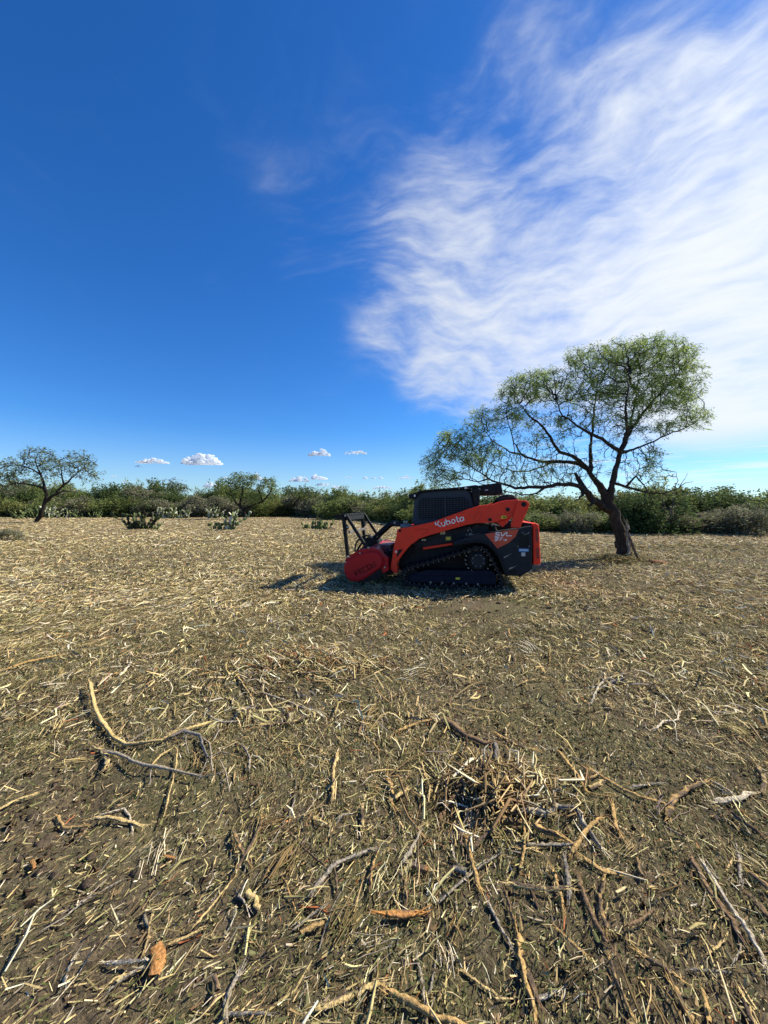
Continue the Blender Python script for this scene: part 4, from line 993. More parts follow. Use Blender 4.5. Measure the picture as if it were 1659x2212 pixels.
build_tree('mesquite_tree', 'short mesquite with forked trunk standing alone before the brush line',
    [[(1230, 424, 0, 9), (1230, 390, 0, 8), (1222, 365, 0, 7)], [(1225, 372, 0, 6), (1190, 335, 0, 5), (1165, 300, 0, 4), (1150, 250, 0, 3)], [(1226, 368, 0, 6), (1270, 345, 0, 5), (1320, 325, 0, 5), (1350, 290, 0, 4), (1365, 260, 0, 3)], [(1200, 345, 0, 4), (1215, 290, 0, 4), (1220, 230, 0, 3)], [(1320, 325, 0, 3), (1300, 270, 0, 3), (1310, 230, 0, 2)]],
    [(1190, 225, 0, 55, 42, 1.2), (1250, 225, 0, 55, 45, 1), (1340, 235, 0, 50, 35, 1), (1375, 270, 0, 40, 30, .7), (1170, 280, 0, 45, 40, .8), (1270, 300, 0, 70, 35, .6)],
    51, zB, 900, .36, 3.2, .5, .011, (.04, .032, .026), [(.17, .23, .07), (.20, .26, .08), (.13, .18, .05)], (12, .26, .16, .35, .2), seed=12, lr=.05, thin=.7)
build_tree('mesquite_tree', 'small bare branched tree rising above the brush left of the short mesquite',
    [[(880, 400, 0, 4), (880, 330, 0, 4), (875, 300, 0, 3)], [(875, 300, 0, 3), (905, 270, 0, 2)], [(878, 320, 0, 3), (860, 280, 0, 2)]],
    [(880, 260, 0, 55, 35, 1), (930, 270, 0, 25, 25, .6)], 70, zB, 330, .5, 4, .7, .02, (.05, .04, .035), [(.10, .13, .06), (.13, .16, .08)], (8, .34, .16, .3, .25), seed=3, lr=.06)
build_tree('mesquite_tree', 'sparse crooked tree above the brush right of the short mesquite',
    [[(1500, 420, 0, 5), (1500, 340, 0, 5), (1495, 325, 0, 4)], [(1495, 330, 0, 4), (1470, 295, 0, 3), (1455, 265, 0, 2)], [(1500, 335, 0, 4), (1545, 315, 0, 3), (1570, 280, 0, 2)], [(1500, 330, 0, 3), (1510, 280, 0, 2)]],
    [(1530, 275, 0, 40, 26, 1), (1455, 270, 0, 25, 24, .9), (1590, 290, 0, 35, 26, .8)], 62, zB, 360, .5, 4, .65, .017, (.05, .04, .035), [(.10, .13, .06), (.13, .17, .07)], (8, .30, .16, .3, .22), seed=6, lr=.06)
zC = lambda x, y: ((2000 + .61724 * x) / 1.8228, (1880 + .61724 * y) / 1.8228)
build_tree('mesquite_tree', 'round dark green small tree in the brush directly behind the leaning trunk',
    [[(755, 330, 0, 7), (755, 250, 0, 6), (752, 190, 0, 5)], [(752, 190, 0, 4), (720, 150, 0, 2)], [(752, 190, 0, 4), (785, 150, 0, 2)]],
    [(755, 130, 0, 75, 35, 1), (700, 150, 0, 30, 25, .7)], 31, zC, 500, .22, 2, .3, .008, (.05, .04, .035), [(.07, .11, .04), (.10, .14, .06)], (10, .16, .2, .3, .13), seed=7, lr=.03)

# ------------------------------------------------------------------ brush
def shrub_proto(seed, w, h, n, leafc, L, wd, base=.0, tall=0):
    rg = np.random.default_rng(seed)
    # crown of several lobes set on a short-stemmed base
    k = 9 + seed % 4; cs = []
    for i in range(k):
        a = rg.random() * 6.283; rr = rg.random() ** .5 * w * .36
        cs.append((rr * math.cos(a), rr * math.sin(a), h * (.30 + .38 * rg.random()), w * (.16 + .12 * rg.random()), h * (.20 + .14 * rg.random())))
    pts = []
    for c in cs:
        m = n // k; v = rg.normal(0, 1, (m, 3)); v /= np.linalg.norm(v, axis=1)[:, None]; v *= rg.random((m, 1)) ** .35
        pts.append(np.array(c[:3]) + v * np.array([c[3], c[3], c[4]]))
    # sprigs poking out of the top
    for i in range(14 + tall * 10):
        c = cs[rg.integers(k)]; p0 = np.array([c[0] + rg.normal(0, c[3] * .5), c[1] + rg.normal(0, c[3] * .5), c[2] + c[4] * .7]); d = rg.normal(0, .3, 3); d[2] = 1
        m = 16; t = rg.random((m, 1)) ** .8 * h * (.10 + .10 * tall); pts.append(p0 - d * .08 + d * t + rg.normal(0, .035, (m, 3)))
    # low skirt down to the ground
    m = n // 4; a = rg.random(m) * 6.283; rr = w * .45 * rg.random(m) ** .4; pts.append(np.stack([rr * np.cos(a), rr * np.sin(a), rg.random(m) * h * .4 + base], 1))
    pts = np.concatenate(pts); pts[:, 2] = np.maximum(pts[:, 2], .03)
    keep = fbm(pts[:, 0] * 2 + seed, pts[:, 2] * 2, .9, 2, 3) + rg.normal(0, .08, len(pts)) > .36
    pts = pts[keep]
    leaf = leaf_mesh('foliage', pts, 2, L, wd, -.15, leafc, L * .5, rg, jit=.20)
    st = MB()
    for i in range(9):
        a = rg.random() * 6.283; c = cs[i % k]
        p0 = Vector((.1 * w * math.cos(a), .1 * w * math.sin(a), -.05)); p2 = Vector(c[:3]); p1 = p0.lerp(p2, .5) + Vector((rg.normal(0, .06), rg.normal(0, .06), .05))
        st.tube([p0, p1, p2, p2 + Vector((rg.normal(0, .1), rg.normal(0, .1), c[4] * 1.1))], [.03 * h / 2, .022 * h / 2, .014, .005], 5)
    me = bpy.data.meshes.new('stems'); me.from_pydata(st.V, [], st.Fc); me.materials.append(paint('grey_stems', (.10, .085, .065), .9))
    leaf.materials.append(LEAFS)
    return leaf, me
GREENS = {
    'dark': [(.080, .118, .040), (.060, .092, .032), (.10, .14, .05)],
    'mid': [(.16, .205, .065), (.19, .235, .075), (.125, .165, .055)],
    'olive': [(.20, .22, .07), (.235, .25, .085), (.16, .18, .06)],
    'grey': [(.23, .24, .145), (.28, .285, .185), (.19, .20, .12), (.18, .155, .115)],
}
PR = {}
for kd, cols_ in GREENS.items():
    PR[kd] = [shrub_proto({'dark': 10, 'mid': 20, 'olive': 30, 'grey': 40}[kd] + i, 2.6, 2.0, 4300, cols_, .076, .36, tall=(1 if kd != 'grey' else 0)) for i in range(4)]
SHRUB_N = 0
def shrub(x, y, w, h, kd, label, group, rg=rng):
    global SHRUB_N
    lf, st = PR[kd][rg.integers(4)]
    o = empty('shrub', (x, y, gz1(x, y) if y < 40 else 0), rg.random() * 6.283); o.scale = (w / 2.4, w / 2.4, h / 1.75)
    tag(o, label, 'shrub', group)
    link('foliage', lf, None, o); link('stems', st, None, o); SHRUB_N += 1
    return o
def edge_y(px):
    """distance of the brush line for a direction of the picture"""
    xs = [-300, 0, 560, 640, 740, 840, 900, 1150, 1320, 1500, 1659, 1990]; ys = [64, 61, 61, 66, 50, 41, 34, 25.5, 24.5, 23.5, 22.5, 21]
    return float(np.interp(px, xs, ys))
def top_h(px, d):
    xs = [-300, 0, 60, 200, 300, 380, 480, 600, 700, 800, 860, 1000, 1150, 1300, 1420, 1500, 1659, 1990]
    ts = [1064, 1066, 1066, 1060, 1060, 1066, 1060, 1064, 1060, 1078, 1064, 1076, 1083, 1082, 1068, 1083, 1084, 1085]
    return CAM_H + (1095 - float(np.interp(px, xs, ts))) / 833 * d
rgs = np.random.default_rng(21)
px = -230
LAB = {'dark': 'dark green', 'mid': 'leafy mid green', 'olive': 'yellowish olive green', 'grey': 'grey green twiggy'}
ZONES = [(0, 'beyond the left edge'), (60, 'at the far left edge'), (150, 'behind the wide mesquite'), (220, 'just right of the wide mesquite'), (270, 'left of the dark cactus clump'), (350, 'behind the dark cactus clump'),
         (420, 'right of the dark cactus clump'), (480, 'left of the short mesquite'), (580, 'behind the short mesquite'), (640, 'just right of the short mesquite'), (730, 'above the low spreading cactus'), (900, 'behind the mulching head'),
         (1150, 'behind the loader'), (1240, 'just right of the loader'), (1330, 'left of the leaning trunk'), (1480, 'right of the leaning trunk'), (1580, 'far right of the leaning trunk'), (1660, 'at the right edge'), (9999, 'beyond the right edge')]
def zone(px): return next(z for lim, z in ZONES if px < lim)
while px < 1900:
    d0 = edge_y(px); wpx = 2.2 / d0 * 833
    for rowk in range(3):
        d = d0 + rowk * (2.2 + .02 * d0) + rgs.random() * 1.5; jx = px + rgs.normal(0, wpx * .3)
        x = (jx - 829.5) / 833 * d; hh = top_h(jx, d) * (.34 + 1.05 * fbm(np.array([jx * .02]), np.array([d * .1]), 1.0, 8, 2)[0] + .26 * rgs.random() ** 2) if rowk > 0 else top_h(jx, d) * ((.55 + .3 * rgs.random()) if jx < 900 else (.48 + .22 * rgs.random()))
        hh = max(hh, .95)
        kd = ['grey', 'mid', 'dark', 'olive'][rgs.choice(4, p=(([.45, .25, .15, .15] if jx < 900 else [.72, .12, .08, .08]) if rowk == 0 else [.08, .38, .34, .20]))]
        shrub(x, d, (2.6 + 1.4 * rgs.random()) * (1 + d0 / 90), hh, kd, '%s shrub in the %s brush row, %s' % (LAB[kd], ('front', 'middle', 'rear')[rowk], zone(jx)), 'shrubs of the brush line', rgs)
    px += wpx * .8
# single dark thicket right of the trunk
for (px_, py_, w, h, kd, lab) in ((1420, 1064, 4.2, 2.75, 'dark', 'tall rounded dark green bush right of the leaning trunk'), (1375, 1075, 2.6, 2.3, 'dark', 'dark bush touching the left flank of the tall rounded bush'),
                                  (1250, 1100, 2.2, 1.35, 'grey', 'low grey green bush at the field edge just left of the leaning trunk'), (1600, 1090, 2.6, 1.7, 'grey', 'low grey green bush at the right end of the field edge')):
    d = edge_y(px_) - .7; shrub((px_ - 829.5) / 833 * d, d, w, h, kd, lab, None, rgs)
d = 18.5; shrub(-818 / 833 * d, d, 1.5, .55, 'grey', 'small grey green tuft at the left edge of the mulched field', None, rgs)
# woods beyond: reads as one mass
N = 32000; y = 70 + rng.random(N) ** 1.3 * 260; x = (rng.random(N) * 2 - 1) * (y * 1.35)
near = np.interp(x / y * 833 + 829.5, [0, 600, 900, 1150, 1700], [1.0, 1.0, .5, .42, .42]); y = y * near; x = x * near
hg = CAM_H + y * (.008 + .022 * fbm(x, y, .12, 5, 3)) * np.where(near < .9, .75, 1.15); z = rng.random(N) ** .5 * hg
tag(link('distant_woods', leaf_mesh('distant_woods', np.stack([x, y, z], 1), 2, np.clip(.0042 * y, .09, .6), .42, -.1, GREENS['mid'] + GREENS['dark'] + GREENS['olive'], .35, rng), LEAFS),
    'far green woodland beyond the brush along the horizon', 'woodland', kind='stuff')

# ------------------------------------------------------------------ prickly pears
PADM = col_mat('cactus_pad_skin', .7, .25, scale=14, spec=.12)
def pad_mesh(seed, col):
    rg = np.random.default_rng(seed); n = 12; V = []; Q = []
    prof = [(0, .10), (.18, .30), (.45, .46), (.75, .44), (.95, .22), (1.0, .02)]
    for h, w in prof:
        for i in range(n):
            a = 2 * math.pi * i / n; V.append((w * .82 * math.cos(a), .10 * w / .46 * math.sin(a), h))
    for j in range(len(prof) - 1):
        for i in range(n): Q.append((j * n + i, j * n + (i + 1) % n, (j + 1) * n + (i + 1) % n, (j + 1) * n + i))
    V = np.array(V); me = mesh_np('pad', V, np.array(Q), colors=np.tile(np.array(col), (len(V), 1)), smooth=True); me.materials.append(PADM); return me
PADS = {'green': [pad_mesh(1, (.11, .145, .055)), pad_mesh(2, (.08, .115, .042)), pad_mesh(3, (.14, .17, .07))], 'pale': [pad_mesh(4, (.50, .50, .38)), pad_mesh(5, (.22, .26, .12)), pad_mesh(6, (.11, .145, .055))],
        'dark': [pad_mesh(7, (.05, .065, .03)), pad_mesh(8, (.09, .12, .045)), pad_mesh(9, (.045, .045, .03))]}
def cactus(px_, d, w, h, kind, label, group=None, n0=None, seed=0):
    rg = np.random.default_rng(seed + 100); x0 = (px_ - 829.5) / 833 * d; root = empty('prickly_pear', (x0, d, gz1(x0, d)), 0); tag(root, label, 'cactus', group)
    pads = []; n0 = n0 or max(4, int(w * 11))
    for i in range(n0):
        bx_ = (rg.random() - .5) * w * .7; by = (rg.random() - .5) * min(w, 1.2) * .6
        p = np.array([bx_, by, -.03]); d_ = np.array([bx_ / w * .9 + rg.normal(0, .25), rg.normal(0, .3), 1.0])
        lv = 0; s = .30 + .10 * rg.random()
        while True:
            d_ = d_ / np.linalg.norm(d_); pads.append((p.copy(), d_.copy(), s, rg.random() * 3.1)); p = p + d_ * s * .93; lv += 1
            if p[2] > h * .95 - .15 or lv > 6 or (lv > 1 and rg.random() < .15): break
            if rg.random() < .6: pads.append((p.copy(), (lambda q_: q_ / np.linalg.norm(q_))(d_ + rg.normal(0, .7, 3) + (0, 0, .2)), s * .8, rg.random() * 3.1))
            d_ = d_ + rg.normal(0, .35, 3); d_[2] = abs(d_[2]) + .25; s *= .96
    for p, d_, s, tw in pads[:150]:
        o = link('pad', PADS[kind][rg.integers(3)], None, root); o.location = tuple(p)
        q_ = Vector(tuple(d_)).to_track_quat('Z', 'Y'); o.rotation_euler = (q_.to_matrix() @ Matrix.Rotation(tw, 3, 'Z')).to_euler(); o.scale = (s, s * 1.1, s)
    return root
cactus(305, 27.5, 1.75, 1.25, 'dark', 'dense dark prickly pear clump standing out in the field on the left', seed=1)
cactus(337, 27.0, .5, .42, 'green', 'tiny prickly pear beside the dense dark clump', seed=2)
cactus(497, 27.5, 1.0, 1.4, 'pale', 'tall pale prickly pear below the short mesquite', seed=3)
cactus(467, 27.3, .8, .45, 'green', 'low green prickly pear at the foot of the tall pale one', seed=4)
cactus(362, 54, 2.6, 1.6, 'pale', 'row of white tipped prickly pears at the brush edge behind the dark clump', seed=5, n0=26)
cactus(395, 55, 2.4, 1.2, 'pale', 'lower end of the pale prickly pear row at the brush edge', seed=6, n0=20)
cactus(460, 55, 2.4, 1.7, 'pale', 'pale prickly pear at the brush edge just left of the short mesquite', seed=7, n0=22)
cactus(695, 28, 2.0, .62, 'green', 'low spreading prickly pear left of the mulching head\'s frame', seed=8, n0=13)
cactus(662, 29, .8, .4, 'green', 'small prickly pear patch left of the low spreading one', seed=9)
cactus(36, 52, 1.6, 1.8, 'green', 'prickly pear left of the wide mesquite\'s trunk', seed=10, n0=9)
cactus(72, 54, 2.4, 2.1, 'green', 'broad prickly pear just behind the wide mesquite\'s trunk', seed=11, n0=14)
cactus(120, 55, 3.6, 1.9, 'pale', 'pale prickly pear stand right of the wide mesquite\'s trunk', seed=12, n0=18)
cactus(168, 57, 2.0, 1.3, 'green', 'rightmost prickly pear near the wide mesquite', seed=13, n0=9)
cactus(205, 57, 1.6, 1.0, 'green', 'isolated green prickly pear before the brush between the mesquites', seed=14, n0=7)

# ------------------------------------------------------------------ clouds
CL = bpy.data.materials.new('cumulus_white'); CL.use_nodes = True; q = NT(CL.node_tree); b = q.n['Principled BSDF']
b.inputs['Base Color'].default_value = (.74, .85, 1.0, 1); b.inputs['Roughness'].default_value = 1; b.inputs['Specular IOR Level'].default_value = 0
tr = q.new('ShaderNodeBsdfTranslucent'); tr.inputs[0].default_value = (.9, .92, .95, 1); mx = q.new('ShaderNodeMixShader'); mx.inputs[0].default_value = .62
q.l.new(b.outputs[0], mx.inputs[1]); q.l.new(tr.outputs[0], mx.inputs[2]); q.l.new(mx.outputs[0], q.n['Material Output'].inputs[0])
bm = bmesh.new(); bmesh.ops.create_icosphere(bm, subdivisions=1, radius=1); icoV = np.array([v.co[:] for v in bm.verts]); icoF = np.array([[v.index for v in f.verts] for f in bm.faces]); bm.free()
def cloud(px0, px1, pyt, pyb, label, group=None, seed=0, n=90, D=6000.):
    rg = np.random.default_rng(seed + 300); w = (px1 - px0) / 833 * D; h = (pyb - pyt) / 833 * D
    cx = ((px0 + px1) / 2 - 829.5) / 833 * D; zb = CAM_H + (1095 - pyb) / 833 * D
    V, Fa = [], []; k = 2 + seed % 3; bumps = [(rg.random() * .8 - .4, .5 + .5 * rg.random()) for _ in range(k)]
    for i in range(n):
        t = rg.random() * 2 - 1; env = max(.12, (1 - t * t) ** .6 * (.35 + .65 * max(hh * math.exp(-((t / 2 - c) / .17) ** 2) for c, hh in bumps)))
        z = rg.random() ** 1.1 * env; r = h * (.26 - .15 * z) * (.5 + .8 * rg.random()) * (1 - .45 * abs(t))
        c = np.array([t * w / 2 * .95, rg.normal(0, w * .12), z * h * .9 + r * .25])
        v = icoV * (1 + rg.normal(0, .08, (len(icoV), 1))) * np.array([1.35, 1.2, .8]) * r + c; v[:, 2] = np.maximum(v[:, 2], h * .04 * rg.random()); Fa.append(icoF + len(V) * len(icoV)); V.append(v)
    o = link('cloud', mesh_np('cloud', np.concatenate(V), tris=np.concatenate(Fa), smooth=True), CL, loc=(cx, D, zb)); rm = o.modifiers.new('remesh', 'REMESH'); rm.mode = 'VOXEL'; rm.voxel_size = max(w, h * 2) / 70; rm.use_smooth_shade = True; tag(o, label, 'cloud', group)
cz = [(295, 365, 985, 1001, 'flat long white cloud low in the sky left of centre', 100), (397, 476, 974, 1004, 'largest puffy white cloud low in the sky', 160), (666, 713, 966, 985, 'puffy white cloud above the gap left of the loader', 80),
      (742, 795, 970, 981, 'thin white cloud right of the puffy one above the loader\'s frame', 50), (540, 566, 1020, 1035, 'white cloud peeking over the short mesquite', 50), (625, 668, 1026, 1041, 'left one of two low clouds right of the short mesquite', 60),
      (672, 706, 1020, 1036, 'taller right one of two low clouds right of the short mesquite', 60), (681, 719, 1039, 1049, 'flat cloud just beneath the two low ones', 40), (440, 470, 1038, 1053, 'small cloud over the brush between bare tree and short mesquite', 50),
      (805, 845, 1045, 1056, 'small flat cloud just left of the loader\'s cab', 40), (855, 898, 1026, 1034, 'narrow cloud up left of the cab roof', 36)]
for i, (a, b_, t, bt, lab, n) in enumerate(cz): cloud(a, b_, t, bt, lab, seed=i, n=n)
for i, (a, b_, t, bt) in enumerate([(292, 306, 1004, 1009), (355, 395, 1030, 1038), (480, 500, 1028, 1034), (715, 742, 1046, 1056), (744, 764, 1028, 1033), (783, 796, 1028, 1034), (800, 812, 1029, 1034), (815, 828, 1028, 1034), (768, 790, 1054, 1062), (240, 252, 1026, 1030), (812, 870, 1062, 1070), (260, 290, 1036, 1042)]):
    cloud(a, b_, t, bt, 'tiny white cloud among several just above the horizon', 'tiny clouds over the horizon', seed=20 + i, n=26)
# ------------------------------------------------------------------ single pieces of wood lying on the ground
WOODC = {'pale': [(.60, .46, .22), (.52, .38, .16)], 'tan': [(.50, .34, .14), (.40, .26, .11)], 'brown': [(.17, .115, .07), (.24, .16, .09)], 'grey': [(.36, .32, .25), (.28, .24, .19)], 'white': [(.66, .58, .42), (.58, .50, .36)], 'orange': [(.45, .22, .07), (.38, .20, .08)]}
def stick_mesh(pts, rad, kind, rg, splinter=True, flat=1.0):
    """a broken length of wood: uneven, ridged, frayed at the ends, bark on one side"""
    P0 = [np.array(p, float) for p in pts]; seg = sum(np.linalg.norm(b_ - a) for a, b_ in zip(P0, P0[1:])); P = []
    st = max(rad * 1.6, seg / 26)
    for a, b_ in zip(P0, P0[1:]):
        n = max(1, int(np.linalg.norm(b_ - a) / st))
        for k in range(n): P.append(a + (b_ - a) * k / n)
    P.append(P0[-1]); P = np.array(P); m = len(P)
    if m > 2: P[1:-1] += rg.normal(0, rad * .22, (m - 2, 3)) * (1, 1, .4)
    K = 8; t = np.gradient(P, axis=0); t /= np.linalg.norm(t, axis=1)[:, None]
    side = np.cross(t, (0, 0, 1)); side /= np.linalg.norm(side, axis=1)[:, None] + 1e-9; upv = np.cross(side, t)
    s = np.linspace(0, 1, m); prof = (.85 + .3 * rg.random(m)) if not splinter and m < 8 else np.minimum(1, .68 + 5 * np.minimum(s, 1 - s)) * (1 - .28 * s) * (1 + rg.normal(0, .09, m))
    ridge = 1 + rg.normal(0, .30, K); ang = np.arange(K) * 2 * math.pi / K + rg.normal(0, .5)
    V = P[:, None, :] + (np.cos(ang)[None, :, None] * side[:, None, :] + np.sin(ang)[None, :, None] * upv[:, None, :] * flat) * (rad * prof[:, None] * ridge[None, :] * (1 + rg.normal(0, .15, (m, K))))[:, :, None]
    V = V.reshape(-1, 3); idx = np.arange(m * K).reshape(m, K)
    Q = np.stack([idx[:-1], np.roll(idx[:-1], -1, 1), np.roll(idx[1:], -1, 1), idx[1:]], -1).reshape(-1, 4)
    ca, cb_ = [np.array(c) for c in WOODC[kind]]
    bark = np.array((.12, .09, .065)) if kind in ('tan', 'brown', 'pale', 'orange') else np.array((.18, .165, .145))
    face = (np.cos(ang - rg.random() * 6.28) > .35)[None, :] & (rg.random((m, 1)) < .8)
    C = np.where(face[..., None], bark, ca + (cb_ - ca) * rg.random((m, K, 1)))
    C = C.reshape(-1, 3) * (1 + rg.normal(0, .12, (m * K, 1)))
    if splinter:
        VV, QQ, CC = [V], [Q], [C]; off = len(V)
        for end, sg in ((0, -1), (m - 1, 1)):
            for _ in range(7):
                a = P[end] + (side[end] * rg.normal(0, .45) + upv[end] * rg.normal(0, .3)) * rad; d = t[end] * sg + rg.normal(0, .18, 3); L = rad * (1.5 + 5 * rg.random()); w = rad * .22
                b_ = a + d * L; a = a - d * L * .4
                tri = np.array([a + side[end] * w, a - side[end] * w * .7 + upv[end] * w, a - side[end] * w * .3 - upv[end] * w, b_ + side[end] * w * .15, b_ - side[end] * w * .15, b_ - upv[end] * w * .2])
                VV.append(tri); CC.append(np.tile(ca * (1 + rg.normal(0, .1)), (6, 1)))
                QQ.append(np.array([[0, 1, 4, 3], [1, 2, 5, 4], [2, 0, 3, 5]]) + off); off += 6
        V, Q, C = np.concatenate(VV), np.concatenate(QQ), np.concatenate(CC)
    return mesh_np('wood', V, Q, colors=np.clip(C, .01, .8), smooth=False)
SINGLE = col_mat('split_wood', .9, .45, bump=.8, scale=90, spec=.1, stretch=(1, 1, 1))
def GP(sx, sy):
    d = CAM_H * 833 / (sy / 1.8228 - 1095); return ((sx / 1.8228 - 829.5) / 833 * d, d)
Z7 = lambda a, b_: (.9042 * a, 2600 + .9042 * b_)
Z8 = lambda a, b_: (1524 + .9042 * a, 2600 + .9042 * b_)
def on_ground(pts, zf, r, rg, lift=0.0, ends=None):
    out = []; n = len(pts)
    for i, p in enumerate(pts):
        x, y = GP(*zf(*p)); h = r * .75 + .008 + lift + (ends[i] if ends else abs(rg.normal(0, .006)))
        out.append((x, y, gz1(x, y) + h))
    return out
def rad_of(pts, zf, rpx):
    x, y = GP(*zf(*pts[len(pts) // 2])); return rpx * .9042 * y / 833 / 1.8228 * .85
def piece(name, cat, label, pts, rpx, kind, zf, group=None, flat=1.0, lift=0.0, twigs=(), ends=None, rg=np.random.default_rng(77)):
    r = rad_of(pts, zf, rpx); P = on_ground(pts, zf, r, rg, lift, ends); c = np.mean(np.array(P), 0); c[2] = gz1(c[0], c[1])
    me = stick_mesh(np.array(P) - c, r, kind, rg, name not in ('bark_chunk', 'wood_chip'), flat=flat)
    if twigs:
        root = empty(name, tuple(c)); tag(root, label, cat, group); link('stem', me, SINGLE, root)
        for tp, tr_, tk in twigs:
            rr = rad_of(tp, zf, tr_); T = on_ground(tp, zf, rr, rg, lift + .015); link('twig', stick_mesh(np.array(T) - c, rr, tk, rg, False), SINGLE, root)
    else:
        o = link(name, me, SINGLE, loc=tuple(c)); tag(o, label, cat, group)

piece('broken_branch', 'branch', 'curved yellow splintered branch with grey twigs, largest piece on the left', [(390, 140), (410, 230), (440, 290), (500, 358), (545, 395), (620, 398), (700, 395), (740, 378)], 11, 'pale', Z7,
      twigs=[([(740, 378), (800, 360), (870, 368), (885, 420), (905, 462)], 8, 'grey'), ([(735, 378), (780, 350), (850, 325), (920, 288)], 7, 'pale'), ([(870, 368), (912, 400), (920, 460), (925, 530)], 4, 'grey'), ([(905, 462), (885, 520), (865, 560)], 3, 'grey'),
             ([(905, 462), (960, 440), (1000, 445)], 3, 'grey'), ([(545, 395), (600, 360), (660, 330)], 4, 'grey'), ([(960, 480), (985, 530), (1000, 610)], 3, 'grey'), ([(810, 345), (808, 400), (822, 450)], 2.5, 'grey')], ends=[.055, .035, .02, .012, .01, .015, .02, .03])
piece('broken_branch', 'branch', 'grey crooked branch lying just below the curved yellow one', [(468, 432), (520, 445), (580, 482), (640, 502), (700, 515), (780, 530), (860, 548)], 7, 'grey', Z7,
      twigs=[([(660, 495), (700, 455), (760, 425), (772, 435), (768, 500), (742, 600), (712, 695)], 5, 'pale'), ([(660, 500), (655, 540), (652, 580)], 3, 'grey'), ([(860, 548), (930, 540), (980, 528)], 3, 'grey')], ends=[.03] * 7)
